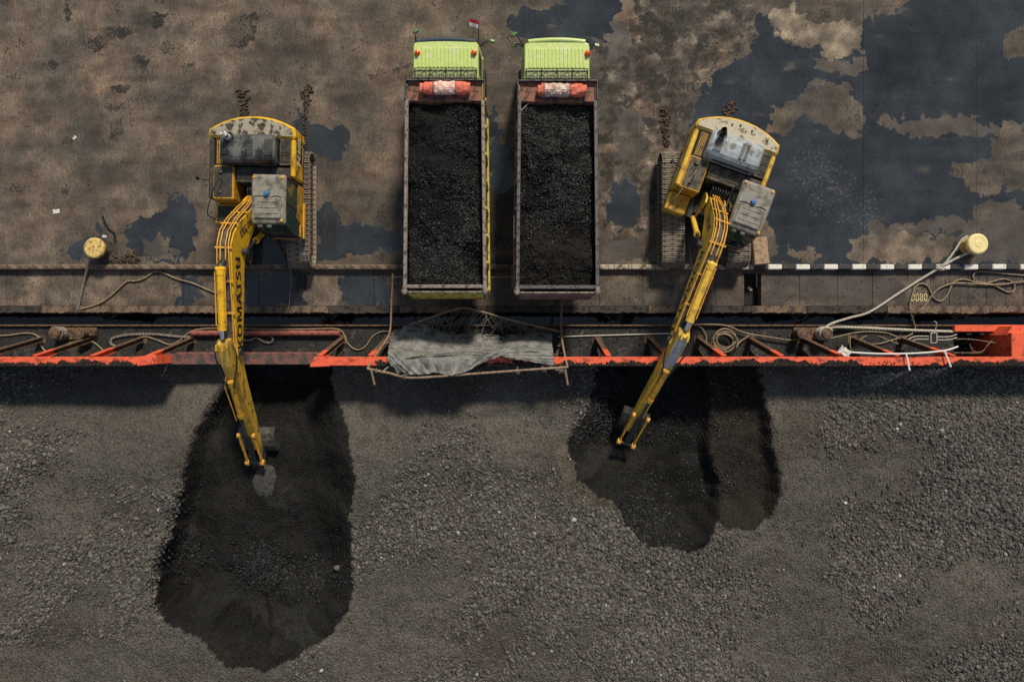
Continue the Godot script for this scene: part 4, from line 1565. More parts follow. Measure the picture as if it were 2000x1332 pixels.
func build_cab(t: Node3D, turn: Transform3D, o: Dictionary) -> void:
	var x0 := 0.37
	var x1 := 1.36
	var b := MB.new()
	b.xf = turn
	b.prism(profile([-0.60, 1.12, -0.60, 1.78, 0.5, 1.78, 0.62, 1.42, 1.02, 1.40, 1.06, 1.12]), 0, x0, x1, 0.03, 0.03)
	var cab := part(t, "cab", b, o.cab)
	# pillars and rails
	b = MB.new()
	b.xf = turn
	for x in [x0 + 0.035, x1 - 0.035]:
		b.bar(Vector3(x, 1.75, -0.57), Vector3(x, 2.86, -0.57), 0.07, 0.08, 0.01)
		b.bar(Vector3(x, 1.75, 0.22), Vector3(x, 2.86, 0.18), 0.06, 0.07, 0.01)
		b.bar(Vector3(x, 1.40, 1.04), Vector3(x, 2.1, 1.02), 0.06, 0.06, 0.01)
		b.bar(Vector3(x, 2.08, 1.02), Vector3(x, 2.88, 0.80), 0.06, 0.06, 0.01)
		b.bar(Vector3(x, 1.78, -0.58), Vector3(x, 1.78, 0.5), 0.06, 0.05, 0.01)
	b.bar(Vector3(x0, 1.42, 1.04), Vector3(x1, 1.42, 1.04), 0.06, 0.06, 0.01)
	part(cab, "pillars", b, o.pillar)
	# roof: rounded slab with raised front panel and hatch
	b = MB.new()
	b.xf = turn
	var rp := PackedVector2Array()
	for q in [[-0.56, 2.86], [-0.62, 2.90], [-0.60, 2.96], [-0.52, 3.0], [0.1, 3.01], [0.72, 2.99], [0.84, 2.95], [0.88, 2.89], [0.84, 2.84]]:
		rp.append(Vector2(q[0], q[1]))
	b.prism(rp, 0, x0 - 0.02, x1 + 0.02, 0.05, 0.05)
	var roof := part(t, "cab_roof", b, o.roof)
	b = MB.new()
	b.xf = turn
	b.prism(profile([x0 + 0.09, 0.10, x1 - 0.11, 0.10, x1 - 0.11, 0.72, x0 + 0.09, 0.72]), 1, 2.99, 3.035, 0.0, 0.02)
	var hatch := part(roof, "hatch", b, o.roof)
	for k in 3:
		b = MB.new()
		b.xf = turn
		b.box(Vector3((x0 + x1) * 0.5, 3.038, 0.22 + k * 0.17), Vector3(0.62, 0.022, 0.05), 0.01)
		part(hatch, "rib", b, o.roof)
	b = MB.new()
	b.xf = turn
	b.tube(smooth([Vector3(x0 + 0.06, 3.02, 0.06), Vector3(x0 + 0.3, 3.02, 0.03), Vector3(x0 + 0.5, 3.02, 0.09), Vector3(x0 + 0.7, 3.02, 0.03), Vector3(x1 - 0.08, 3.02, 0.06)], 4), 0.02, 6)
	part(roof, "seam", b, o.roof)
	b = MB.new()
	b.xf = turn
	b.lathe(Vector3(0.82, 3.0, -0.02), [Vector2(0.085, 0), Vector2(0.085, 0.07), Vector2(0.065, 0.12), Vector2(0, 0.13)], 16)
	part(roof, "beacon", b, M.lamp_blue)
	for q in [[x0 + 0.06, -0.52], [x1 - 0.08, -0.52], [x1 - 0.08, 0.78]]:
		b = MB.new()
		b.xf = turn
		b.lathe(Vector3(q[0], 2.985, q[1]), [Vector2(0.05, 0), Vector2(0.05, 0.04), Vector2(0, 0.05)], 10)
		part(roof, "mount", b, o.pipe)
	# glazing
	for e in [[[-0.53, 1.82, -0.53, 2.84, 0.15, 2.84, 0.18, 1.82], x1 - 0.03], [[0.25, 1.82, 0.22, 2.84, 0.78, 2.84, 0.99, 2.08, 1.0, 1.46, 0.66, 1.46, 0.5, 1.82], x1 - 0.03], [[-0.53, 1.82, -0.53, 2.84, 0.15, 2.84, 0.18, 1.82], x0 + 0.03], [[0.25, 1.82, 0.22, 2.84, 0.78, 2.84, 0.99, 2.08, 1.0, 1.46, 0.66, 1.46, 0.5, 1.82], x0 + 0.03]]:
		b = MB.new()
		b.xf = turn
		b.prism(profile(e[0]), 0, e[1] - 0.004, e[1] + 0.004)
		part(cab, "side_window", b, M.glass_green)
	b = MB.new()
	b.xf = turn
	b.bar(Vector3((x0 + x1) * 0.5, 2.10, 1.02), Vector3((x0 + x1) * 0.5, 2.86, 0.81), x1 - x0 - 0.12, 0.008)
	part(cab, "windscreen", b, M.glass_green)
	b = MB.new()
	b.xf = turn
	b.bar(Vector3((x0 + x1) * 0.5, 1.45, 1.04), Vector3((x0 + x1) * 0.5, 2.08, 1.03), x1 - x0 - 0.12, 0.008)
	part(cab, "windscreen", b, M.glass_dark)
	# work lamps and guard bar at the front
	b = MB.new()
	b.xf = turn
	b.tube(smooth([Vector3(x0, 1.42, 1.03), Vector3(x0 + 0.08, 1.45, 1.2), Vector3(x1 - 0.2, 1.45, 1.22), Vector3(x1 + 0.04, 1.45, 1.12), Vector3(x1 + 0.05, 1.45, 0.7)], 4), 0.022, 6)
	part(cab, "guard_rail", b, M.grime)
	for lx in [x0 + 0.22, x0 + 0.5]:
		b = MB.new()
		b.xf = turn
		b.box(Vector3(lx, 2.86, 0.93), Vector3(0.15, 0.11, 0.1), 0.025)
		part(cab, "work_lamp", b, M.hood_grey)
	# door edge strip, seat and console inside
	b = MB.new()
	b.xf = turn
	b.bar(Vector3(x1 + 0.03, 1.16, -0.1), Vector3(x1 + 0.03, 1.16, 1.05), 0.06, 0.16, 0.015)
	part(cab, "door_step", b, o.pipe)
	b = MB.new()
	b.xf = turn
	b.box(Vector3(0.87, 1.9, -0.1), Vector3(0.5, 0.2, 0.5), 0.06)
	b.box(Vector3(0.87, 2.25, -0.36), Vector3(0.48, 0.62, 0.14), 0.05)
	part(cab, "seat", b, M.black)
	for lx in [0.55, 1.15]:
		b = MB.new()
		b.xf = turn
		b.box(Vector3(lx, 1.95, 0.1), Vector3(0.16, 0.3, 0.5), 0.04)
		b.cyl(Vector3(lx, 2.1, 0.25), Vector3(lx, 2.3, 0.28), 0.02, 0.03, 8)
		part(cab, "console", b, M.grime)

func build_boom(t: Node3D, turn: Transform3D, o: Dictionary) -> void:
	var Y: Material = o.yellow
	var hw := 0.205
	var b := MB.new()
	b.xf = turn
	# foot, elbow, head
	b.prism(profile([-0.10, 1.78, 0.0, 1.98, 0.35, 2.55, 0.85, 3.35, 1.28, 3.82, 1.62, 3.99, 2.0, 3.98, 3.4, 3.72, 4.5, 3.47, 4.82, 3.38, 4.88, 3.22, 4.74, 3.08, 4.4, 3.02, 3.2, 2.98, 2.2, 3.02, 1.75, 2.92, 1.3, 2.6, 0.75, 2.15, 0.28, 1.66, 0.06, 1.6]), 0, -hw, hw, 0.012, 0.012)
	var boom := part(t, "boom", b, Y)
	# worn plate along the top of the boom
	b = MB.new()
	b.xf = turn
	var top := [Vector3(0, 2.02, 0.02), Vector3(0, 2.59, 0.37), Vector3(0, 3.39, 0.86), Vector3(0, 3.85, 1.28), Vector3(0, 4.01, 1.63), Vector3(0, 4.0, 2.0), Vector3(0, 3.74, 3.4), Vector3(0, 3.5, 4.45)]
	for i in top.size() - 1:
		var d: Vector3 = top[i + 1] - top[i]
		var up := d.cross(Vector3.RIGHT).normalized()
		if up.y < 0.0:
			up = -up
		var w := hw - 0.03
		b.face([top[i] + Vector3(-w, 0, 0) + up * 0.004, top[i] + Vector3(w, 0, 0) + up * 0.004, top[i + 1] + Vector3(w, 0, 0) + up * 0.004, top[i + 1] + Vector3(-w, 0, 0) + up * 0.004], up)
		b.face([top[i] + Vector3(-w, 0, 0), top[i] + Vector3(-w, 0, 0) + up * 0.004, top[i + 1] + Vector3(-w, 0, 0) + up * 0.004, top[i + 1] + Vector3(-w, 0, 0)], Vector3.LEFT)
		b.face([top[i] + Vector3(w, 0, 0), top[i] + Vector3(w, 0, 0) + up * 0.004, top[i + 1] + Vector3(w, 0, 0) + up * 0.004, top[i + 1] + Vector3(w, 0, 0)], Vector3.RIGHT)
	part(boom, "top_plate", b, M.boom_top)
	# hydraulic pipes along the top
	for k in 4:
		var px: float = [-0.17, -0.08, 0.07, 0.15][k]
		var fx: float = [-0.15, -0.08, -0.02, 0.05][k]
		var ends: float = [4.45, 2.25, 2.1, 4.6][k]
		var q := [Vector3(fx, 1.9, -0.16), Vector3(fx + 0.02, 2.15, 0.0), Vector3(px, 2.72, 0.34), Vector3(px, 3.48, 0.83), Vector3(px, 3.92, 1.25), Vector3(px, 4.07, 1.62)]
		if ends < 3.0:
			q.append(Vector3(px, 4.06, ends))
		else:
			q.append(Vector3(px * 1.08, 4.04, 2.1))
			q.append(Vector3(px * 1.12, 3.78, 3.4))
			q.append(Vector3(px * 1.1, 3.56, ends))
		b = MB.new()
		b.xf = turn
		b.tube(q, 0.021, 6)
		part(boom, "pipe", b, o.pipe)
	for z in [[0.55, 2.95], [1.0, 3.66], [1.75, 4.03], [2.7, 3.90], [3.6, 3.72]]:
		b = MB.new()
		b.xf = turn
		b.box(Vector3(0, z[1] + 0.02, z[0]), Vector3(0.5, 0.035, 0.06), 0.008, Basis(Vector3.RIGHT, -0.9 if z[0] < 1.2 else 0.15))
		part(boom, "pipe_clamp", b, o.pipe)
	for sx in [-0.06, 0.06]:
		b = MB.new()
		b.xf = turn
		b.tube(smooth([Vector3(sx, 4.06, 2.1), Vector3(sx - 0.06, 4.18, 2.3), Vector3(sx + 0.03, 4.2, 2.5), Vector3(sx * 0.6, 4.16, 2.62)], 4), 0.026, 6)
		part(boom, "hose", b, M.hose)
	# lettering on both flanks
	lettering(boom, "KOMATSU", 0.34, turn * Transform3D(Basis(Vector3.UP, PI / 2) * Basis(Vector3.FORWARD, -0.12), Vector3(hw + 0.003, 3.36, 3.3)), M.letter_dark, "lettering", 1.25)
	lettering(boom, "KOMATSU", 0.34, turn * Transform3D(Basis(Vector3.UP, -PI / 2) * Basis(Vector3.FORWARD, 0.12), Vector3(-hw - 0.003, 3.36, 3.3)), M.letter_dark, "lettering", 1.25)
	lettering(boom, o.number, 0.22, turn * Transform3D(Basis(Vector3.UP, PI / 2) * Basis(Vector3.FORWARD, 0.95), Vector3(hw + 0.003, 2.98, 1.02)), M.letter_dark)
	lettering(boom, o.number, 0.22, turn * Transform3D(Basis(Vector3.UP, -PI / 2) * Basis(Vector3.FORWARD, -0.95), Vector3(-hw - 0.003, 2.98, 1.02)), M.letter_dark)
	# boom cylinders
	for s in [-1.0, 1.0]:
		var a := Vector3(s * 0.36, 1.15, 0.55)
		var e := Vector3(s * 0.29, 3.2, 1.75)
		b = MB.new()
		b.xf = turn
		b.cyl(a, a.lerp(e, 0.62), 0.085, 0.085, 14)
		b.cyl(a.lerp(e, 0.6), a.lerp(e, 0.64), 0.105, 0.105, 14)
		var cy := part(t, "boom_cylinder", b, Y)
		b = MB.new()
		b.xf = turn
		b.cyl(a.lerp(e, 0.6), e, 0.05, 0.05, 12)
		part(cy, "rod", b, M.hose)
		b = MB.new()
		b.xf = turn
		b.cyl(Vector3(s * 0.2, e.y, e.z), Vector3(s * 0.38, e.y, e.z), 0.1, 0.1, 14)
		part(cy, "pin", b, M.grime)
	# arm cylinder lying over the boom
	var ca := Vector3(0, 4.22, 2.45)
	var cb := Vector3(0, 3.98, 4.35)
	b = MB.new()
	b.xf = turn
	b.cyl(ca, ca.lerp(cb, 0.86), 0.105, 0.105, 16)
	b.cyl(ca.lerp(cb, -0.02), ca.lerp(cb, 0.05), 0.12, 0.12, 16)
	b.cyl(ca.lerp(cb, 0.80), ca.lerp(cb, 0.87), 0.13, 0.13, 16)
	var ac := part(t, "arm_cylinder", b, Y)
	b = MB.new()
	b.xf = turn
	b.cyl(ca.lerp(cb, 0.85), cb, 0.062, 0.062, 12)
	part(ac, "rod", b, M.chrome)
	b = MB.new()
	b.xf = turn
	b.box(ca + Vector3(0, -0.13, -0.05), Vector3(0.1, 0.3, 0.22), 0.02)
	b.cyl(Vector3(-0.14, ca.y - 0.02, ca.z - 0.08), Vector3(0.14, ca.y - 0.02, ca.z - 0.08), 0.06, 0.06, 12)
	part(ac, "base_lug", b, Y)
	b = MB.new()
	b.xf = turn
	for s in [-1.0, 1.0]:
		b.tube([ca + Vector3(s * 0.14, 0.05, 0.0), ca.lerp(cb, 0.8) + Vector3(s * 0.14, 0.05, 0)], 0.018, 6)
	part(ac, "pipe", b, o.pipe)
	# stick (arm)
	var P := Vector2(4.72, 3.26)
	var T: Vector2 = o.tip
	var d := (T - P).normalized()
	var nrm := Vector2(-d.y, d.x)
	if nrm.y < 0.0:
		nrm = -nrm
	var L := P.distance_to(T)
	var back := P - d * 0.62
	b = MB.new()
	b.xf = turn
	var aw := 0.165
	b.prism(PackedVector2Array([back + nrm * 0.34, back + nrm * 0.56 + d * 0.06, P + nrm * 0.55 + d * 0.12, P + nrm * 0.40 + d * 1.0, T + nrm * 0.15, T + d * 0.1, T - nrm * 0.12, P - nrm * 0.13 + d * 1.2, P - nrm * 0.2 + d * 0.1, P - nrm * 0.16 - d * 0.12, back + nrm * 0.2]), 0, -aw, aw, 0.012, 0.012)
	var stick := part(t, "arm", b, o.arm)
	b = MB.new()
	b.xf = turn
	b.prism(PackedVector2Array([back + nrm * 0.565 + d * 0.08, back + nrm * 0.575 + d * 0.08, P + nrm * 0.57 + d * 0.12, P + nrm * 0.415 + d * 1.0, P + nrm * 0.405 + d * 1.0, P + nrm * 0.555 + d * 0.12]), 0, -aw * 0.86, aw * 0.86)
	part(stick, "worn_plate", b, o.plate)
	b = MB.new()
	b.xf = turn
	b.cyl(Vector3(-0.27, P.y, P.x), Vector3(0.27, P.y, P.x), 0.11, 0.11, 16)
	part(stick, "pivot_pin", b, M.grime)
	for s in [-1.0, 1.0]:
		b = MB.new()
		b.xf = turn
		b.box(Vector3(s * 0.09, back.y + nrm.y * 0.62, back.x + nrm.x * 0.62 + 0.05), Vector3(0.05, 0.22, 0.2), 0.02)
		part(stick, "rod_lug", b, o.arm)
	# bucket cylinder on top of the arm
	var q0 := P + d * 0.75 + nrm * 0.58
	var q1 := P + d * (L - 0.95) + nrm * 0.52
	b = MB.new()
	b.xf = turn
	var v0 := Vector3(0, q0.y, q0.x)
	var v1 := Vector3(0, q1.y, q1.x)
	b.cyl(v0, v0.lerp(v1, 0.62), 0.085, 0.085, 14)
	b.cyl(v0.lerp(v1, -0.04), v0.lerp(v1, 0.04), 0.1, 0.1, 14)
	b.cyl(v0.lerp(v1, 0.58), v0.lerp(v1, 0.64), 0.1, 0.1, 14)
	var bc := part(t, "bucket_cylinder", b, M.yellow_worn)
	b = MB.new()
	b.xf = turn
	b.cyl(v0.lerp(v1, 0.6), v1, 0.05, 0.05, 12)
	part(bc, "rod", b, M.grime)
	b = MB.new()
	b.xf = turn
	b.tube([v0 + Vector3(-0.15, 0.02, -0.3), v0 + Vector3(-0.17, 0.03, 0.1), v0.lerp(v1, 0.7) + Vector3(-0.17, 0.0, 0)], 0.02, 6)
	part(bc, "pipe", b, o.pipe)
	for s in [-1.0, 1.0]:
		b = MB.new()
		b.xf = turn
		b.tube(smooth([Vector3(s * 0.12, 3.72, 4.4), Vector3(s * 0.3, 3.75, 4.75), Vector3(s * 0.26, P.y + 0.35, 5.15), v0 + Vector3(s * 0.09, 0.06, 0.1)], 5), 0.024, 6)
		part(stick, "hose", b, M.hose)
	# links at the tip
	var r1 := T + nrm * 0.42 + d * 0.30
	for s in [-1.0, 1.0]:
		b = MB.new()
		b.xf = turn
		b.bar(Vector3(s * 0.23, q1.y, q1.x), Vector3(s * 0.23, r1.y, r1.x), 0.05, 0.13, 0.015)
		b.cyl(Vector3(s * 0.18, r1.y, r1.x), Vector3(s * 0.30, r1.y, r1.x), 0.10, 0.10, 14)
		b.cyl(Vector3(s * 0.19, q1.y, q1.x), Vector3(s * 0.28, q1.y, q1.x), 0.08, 0.08, 12)
		part(t, "link", b, M.pipe_yellow)
	b = MB.new()
	b.xf = turn
	b.bar(Vector3(0, q1.y, q1.x), Vector3(0, r1.y, r1.x), 0.2, 0.08, 0.02)
	b.cyl(Vector3(-0.18, r1.y, r1.x), Vector3(0.18, r1.y, r1.x), 0.06, 0.06, 12)
	part(t, "link_bar", b, M.black)
	# bucket, curled back under the arm
	var k := MB.new()
	k.xf = turn
	var bw: float = o.bucket_half
	var ctr := T + Vector2(-0.42, -0.36)
	var outer := PackedVector2Array()
	for i in 11:
		var a := lerpf(2.0, -1.75, i / 10.0)
		outer.append(ctr + Vector2(cos(a) * 0.60, sin(a) * 0.54))
	var inner := PackedVector2Array()
	for i in outer.size():
		inner.append(ctr + (outer[i] - ctr) * 0.93)
	for i in outer.size() - 1:
		for e in [[outer, 1.0], [inner, -1.0]]:
			var p0: Vector2 = e[0][i]
			var p1: Vector2 = e[0][i + 1]
			var nn2 := (p0 + p1) * 0.5 - ctr
			k.face([Vector3(-bw, p0.y, p0.x), Vector3(bw, p0.y, p0.x), Vector3(bw, p1.y, p1.x), Vector3(-bw, p1.y, p1.x)], Vector3(0, nn2.y, nn2.x) * e[1])
	for j in [0, outer.size() - 1]:
		k.face([Vector3(-bw, outer[j].y, outer[j].x), Vector3(bw, outer[j].y, outer[j].x), Vector3(bw, inner[j].y, inner[j].x), Vector3(-bw, inner[j].y, inner[j].x)], Vector3.UP)
	var bk := part(t, "bucket", k, o.bucket)
	for s in [-1.0, 1.0]:
		b = MB.new()
		b.xf = turn
		b.prism(outer, 0, s * bw - 0.02, s * bw + 0.02)
		part(bk, "cheek", b, o.bucket)
	for i in 5:
		b = MB.new()
		b.xf = turn
		var e2: Vector2 = outer[outer.size() - 1]
		b.bar(Vector3(-0.4 + i * 0.2, e2.y, e2.x), Vector3(-0.4 + i * 0.2, e2.y + 0.02, e2.x - 0.17), 0.07, 0.05, 0.01)
		part(bk, "tooth", b, M.grime)
	for s in [-1.0, 1.0]:
		b = MB.new()
		b.xf = turn
		b.prism(PackedVector2Array([T + Vector2(-0.14, -0.05), T + Vector2(0.0, 0.14), r1 + Vector2(0.06, 0.02), r1 + Vector2(0.02, -0.12), T + Vector2(0.12, -0.5)]), 0, s * 0.2 - 0.02, s * 0.2 + 0.02)
		part(bk, "ear", b, o.bucket)

# ---------- dump trucks ----------
# local axes: cab towards -z, tailgate towards +z; origin on the ground below the middle of the bed
func plan_ring(pts: Array, y: float, dx := 0.0) -> Array:
	var q := []
	for p in pts:
		q.append(Vector3(p[0] + dx, y, p[1]))
	return q

func cab_plan(w: float, z0: float, z1: float, r: float) -> Array:
	return [[-w, z1], [-w, z0 + r], [-w + r * 0.3, z0 + r * 0.3], [-w + r, z0], [0.0, z0 - 0.05], [w - r, z0], [w - r * 0.3, z0 + r * 0.3], [w, z0 + r], [w, z1]]

func truck(where: Vector3, o: Dictionary) -> Node3D:
	var t := thing("dump_truck", o.label, "truck", where, 0.0, "lime green dump trucks backed up to the quay edge")
	var b: MB
	# chassis and wheels
	b = MB.new()
	for s in [-1.0, 1.0]:
		b.box(Vector3(s * 0.42, 0.95, -0.75), Vector3(0.09, 0.26, 7.6), 0.01)
	for z in [-3.4, -1.8, -0.2, 1.4, 2.9]:
		b.box(Vector3(0, 0.95, z), Vector3(0.76, 0.16, 0.1))
	part(t, "chassis", b, M.chassis)
	for ax in [[-4.0, 1.0, 0.3], [0.55, 0.92, 0.52], [1.85, 0.92, 0.52]]:
		for s in [-1.0, 1.0]:
			b = MB.new()
			var cx: float = s * ax[1]
			var hw: float = ax[2] * 0.5
			var prof := [Vector2(0.28, -hw), Vector2(0.46, -hw), Vector2(0.5, -hw + 0.06), Vector2(0.5, hw - 0.06), Vector2(0.46, hw), Vector2(0.28, hw)]
			b.xf = Transform3D(Basis(Vector3.FORWARD, PI / 2), Vector3(cx, 0.5, ax[0]))
			b.lathe(Vector3.ZERO, prof, 22)
			var wh := part(t, "wheel", b, M.rubber)
			b = MB.new()
			b.cyl(Vector3(cx - hw * 0.8, 0.5, ax[0]), Vector3(cx + hw * 0.8, 0.5, ax[0]), 0.285, 0.285, 18)
			b.cyl(Vector3(cx - hw, 0.5, ax[0]), Vector3(cx + hw, 0.5, ax[0]), 0.1, 0.1, 12)
			part(wh, "rim", b, M.rail_dark)
	b = MB.new()
	for z in [-4.0, 0.55, 1.85]:
		b.cyl(Vector3(-0.9, 0.5, z), Vector3(0.9, 0.5, z), 0.09, 0.09, 10)
	part(t, "axles", b, M.chassis)
	for s in [-1.0, 1.0]:
		b = MB.new()
		b.prism(profile([0.0, 0.95, 0.05, 1.15, 2.35, 1.15, 2.4, 0.95, 2.32, 0.95, 2.3, 1.1, 0.1, 1.1, 0.08, 0.95]), 0, s * 0.92 - 0.28, s * 0.92 + 0.28)
		part(t, "mudguard", b, M.rubber)
	b = MB.new()
	b.cyl(Vector3(0.82, 0.85, -2.4), Vector3(0.82, 0.85, -1.3), 0.29, 0.29, 16)
	part(t, "fuel_tank", b, M.rail_dark)
	# cab
	b = MB.new()
	var lo := cab_plan(1.06, -4.72, -3.42, 0.16)
	var hi := cab_plan(1.0, -4.53, -3.40, 0.12)
	var hi2 := cab_plan(0.97, -4.49, -3.42, 0.12)
	b.loft([plan_ring(lo, 0.55), plan_ring(lo, 1.75), plan_ring(hi, 2.56), plan_ring(hi2, 2.63)])
	var cab := part(t, "cab", b, M.lime)
	b = MB.new()
	b.box(Vector3(0, 0.62, -4.78), Vector3(2.14, 0.32, 0.14), 0.04)
	part(cab, "bumper", b, M.lime)
	b = MB.new()
	b.bar(Vector3(0, 1.82, -4.765), Vector3(0, 2.46, -4.585), 1.72, 0.012)
	part(cab, "windscreen", b, M.glass_dark)
	for s in [-1.0, 1.0]:
		b = MB.new()
		b.bar(Vector3(s * 1.062, 1.80, -3.95), Vector3(s * 1.0, 2.48, -3.95), 0.72, 0.012, 0.0, Vector3(s, 0, 0))
		part(cab, "side_window", b, M.glass_dark)
		b = MB.new()
		b.box(Vector3(s * 1.064, 1.22, -4.0), Vector3(0.014, 1.0, 0.86), 0.004)
		part(cab, "door", b, M.lime)
		b = MB.new()
		b.tube([Vector3(s * 1.09, 1.3, -3.5), Vector3(s * 1.09, 1.9, -3.5), Vector3(s * 1.05, 2.45, -3.5)], 0.018, 6)
		part(cab, "grab_rail", b, M.rail_dark)
	# pressed ribs along the roof
	var ribs := 15
	for i in ribs:
		b = MB.new()
		var x := lerpf(-0.82, 0.82, i / float(ribs - 1))
		b.prism(profile([-4.36, 2.628, -4.30, 2.652, -3.74, 2.652, -3.70, 2.628]), 0, x - 0.036, x + 0.036, 0.012, 0.012)
		part(cab, "roof_rib", b, M.lime)
	# sooty strip at the back of the roof with its low rack
	b = MB.new()
	b.box(Vector3(0, 2.613, -3.54), Vector3(1.92, 0.05, 0.28), 0.01)
	part(cab, "rear_strip", b, M.lime_sooty)
	b = MB.new()
	b.tube([Vector3(-0.94, 2.70, -3.68), Vector3(0.94, 2.70, -3.68)], 0.013, 6)
	for x in [-0.94, -0.47, 0.0, 0.47, 0.94]:
		b.tube([Vector3(x, 2.62, -3.68), Vector3(x, 2.71, -3.68)], 0.012, 6)
		b.tube([Vector3(x, 2.69, -3.68), Vector3(x, 2.66, -3.44)], 0.010, 6)
	part(cab, "roof_rack", b, M.black)
	# visor
	b = MB.new()
	var vis := []
	for i in 9:
		var x := lerpf(-0.86, 0.86, i / 8.0)
		vis.append(Vector3(x, 2.57 + 0.03 * (1.0 - pow(x / 0.86, 2.0)), -4.545 - 0.045 * (1.0 - pow(x / 0.86, 2.0))))
	b.tube(vis, 0.07 if o.visor_dark else 0.08, 8)
	part(cab, "visor", b, M.visor_dark if o.visor_dark else M.lime)
	for x in o.beacons:
		b = MB.new()
		b.lathe(Vector3(x, 2.60, -4.16), [Vector2(0.085, 0), Vector2(0.09, 0.08), Vector2(0.06, 0.15), Vector2(0, 0.17)], 16)
		part(cab, "beacon", b, M.lamp_orange)
	# mirrors
	for m in o.mirrors:
		var root := Vector3(signf(m[0]) * 0.97, 2.1, -4.56)
		var head := Vector3(m[0], m[1], m[2])
		b = MB.new()
		b.tube(smooth([root, root.lerp(head, 0.55) + Vector3(0, 0.16, 0), head + Vector3(0, 0.05, 0)], 5), 0.02, 6)
		var arm := part(cab, "mirror_arm", b, M.black)
		b = MB.new()
		b.box(head, Vector3(0.2, 0.3, 0.1), 0.04, Basis(Vector3.UP, m[3]) * Basis(Vector3.RIGHT, 0.5))
		part(arm, "mirror_head", b, M.mirror_green)
	if o.flag:
		b = MB.new()
		b.tube([Vector3(0.98, 2.2, -4.55), Vector3(1.0, 2.62, -4.78), Vector3(1.0, 2.9, -4.98)], 0.014, 6)
		var pole := part(cab, "flag_pole", b, M.black)
		for k in 2:
			b = MB.new()
			var rows := []
			for j in 2:
				var row := []
				for i in 6:
					var f := i / 5.0
					var down := 0.5 * k + 0.5 * j
					row.append(Vector3(1.0 - f * 0.26, 2.92 - down * 0.12 + 0.02 * sin(f * 6.0), -5.02 + down * 0.17 - f * 0.06 + 0.015 * sin(f * 5.0 + down)))
				rows.append(row)
			for i in 5:
				b.face([rows[0][i], rows[0][i + 1], rows[1][i + 1]], Vector3.UP)
				b.face([rows[0][i], rows[1][i + 1], rows[1][i]], Vector3.UP)
				b.face([rows[0][i] - Vector3(0, 0.004, 0), rows[0][i + 1] - Vector3(0, 0.004, 0), rows[1][i + 1] - Vector3(0, 0.004, 0), rows[1][i] - Vector3(0, 0.004, 0)], Vector3.DOWN)
			part(pole, "flag_red_half" if k == 0 else "flag_white_half", b, M.flag_red if k == 0 else M.flag_white)
	# bed: floor, walls with outside ribs, rails, headboard shelf, tailgate
	var hw0 := 1.175
	var hw1 := 1.235
	b = MB.new()
	b.box(Vector3(0, 1.38, 0.2), Vector3(2.3, 0.08, 6.1), 0.01)
	var bed := part(t, "bed_floor", b, M.rail_dark)
	for s in [-1.0, 1.0]:
		b = MB.new()
		b.bar(Vector3(s * (hw0 - 0.03), 2.12, -3.2), Vector3(s * (hw1 - 0.03), 2.12, 3.1), 0.04, 1.5)
		var wall := part(t, "side_wall", b, o.wall[0] if s < 0.0 else o.wall[1])
		b = MB.new()
		b.bar(Vector3(s * (hw0 - 0.03), 2.88, -2.66), Vector3(s * (hw1 - 0.03), 2.88, 3.12), 0.11, 0.07, 0.015)
		part(wall, "top_rail", b, M.rail if o.rail_warm else M.rail_dark)
		for i in 8:
			b = MB.new()
			var z := -2.7 + i * 0.82
			b.box(Vector3(s * (lerpf(hw0, hw1, i / 7.0) + 0.03), 2.08, z), Vector3(0.08, 1.44, 0.09), 0.012)
			part(wall, "stake", b, o.wall[0] if s < 0.0 else o.wall[1])
		b = MB.new()
		b.bar(Vector3(s * (hw0 + 0.06), 1.6, -2.5), Vector3(s * (hw1 + 0.06), 1.6, 3.0), 0.07, 0.1, 0.015)
		part(wall, "lower_rail", b, o.lower)
	for e in o.panels:
		box_part(t, "side_panel", Vector3(e[0], e[1], e[2]), Vector3(0.02, 0.5, e[3]), e[4], 0.004)
	b = MB.new()
	b.box(Vector3(0, 2.1, -2.64), Vector3(2.32, 1.4, 0.05), 0.006)
	b.box(Vector3(0, 2.79, -2.95), Vector3(2.34, 0.05, 0.56), 0.006)
	var head := part(t, "headboard", b, M.rust_shelf)
	b = MB.new()
	b.box(Vector3(0, 2.87, -3.235), Vector3(2.42, 0.17, 0.04), 0.008)
	for s in [-1.0, 1.0]:
		b.box(Vector3(s * 1.19, 2.87, -2.94), Vector3(0.035, 0.17, 0.55), 0.008)
	part(head, "lip", b, M.rail_dark)
	b = MB.new()
	b.box(Vector3(0, 2.83, -2.655), Vector3(2.3, 0.04, 0.05), 0.008)
	part(head, "shelf_edge", b, M.rust_shelf)
	for s in o.braces:
		b = MB.new()
		b.bar(Vector3(s * 1.12, 2.6, -2.6), Vector3(s * 0.9, 2.6, -2.45), 0.03, 0.06)
		b.bar(Vector3(s * 1.14, 2.72, -2.35), Vector3(s * 0.86, 2.75, -2.62), 0.04, 0.05, 0.008)
		part(head, "corner_brace", b, M.rail)
	b = MB.new()
	b.box(Vector3(0, 2.12, 2.97), Vector3(2.36, 1.46, 0.05), 0.006)
	b.box(Vector3(0, 2.86, 2.96), Vector3(2.30, 0.08, 0.11), 0.015)
	var gate := part(t, "tailgate", b, M.rail if o.rail_warm else M.rail_dark)
	b = MB.new()
	b.box(Vector3(0, 2.80, 3.125), Vector3(2.36, 0.09, 0.06), 0.012)
	part(gate, "outer_bar", b, M.rail)
	b = MB.new()
	b.bar(Vector3(0, 2.74, 3.16), Vector3(0, 1.6, 3.23), 2.26, 0.04, 0.006)
	part(gate, "outer_plate", b, o.gate)
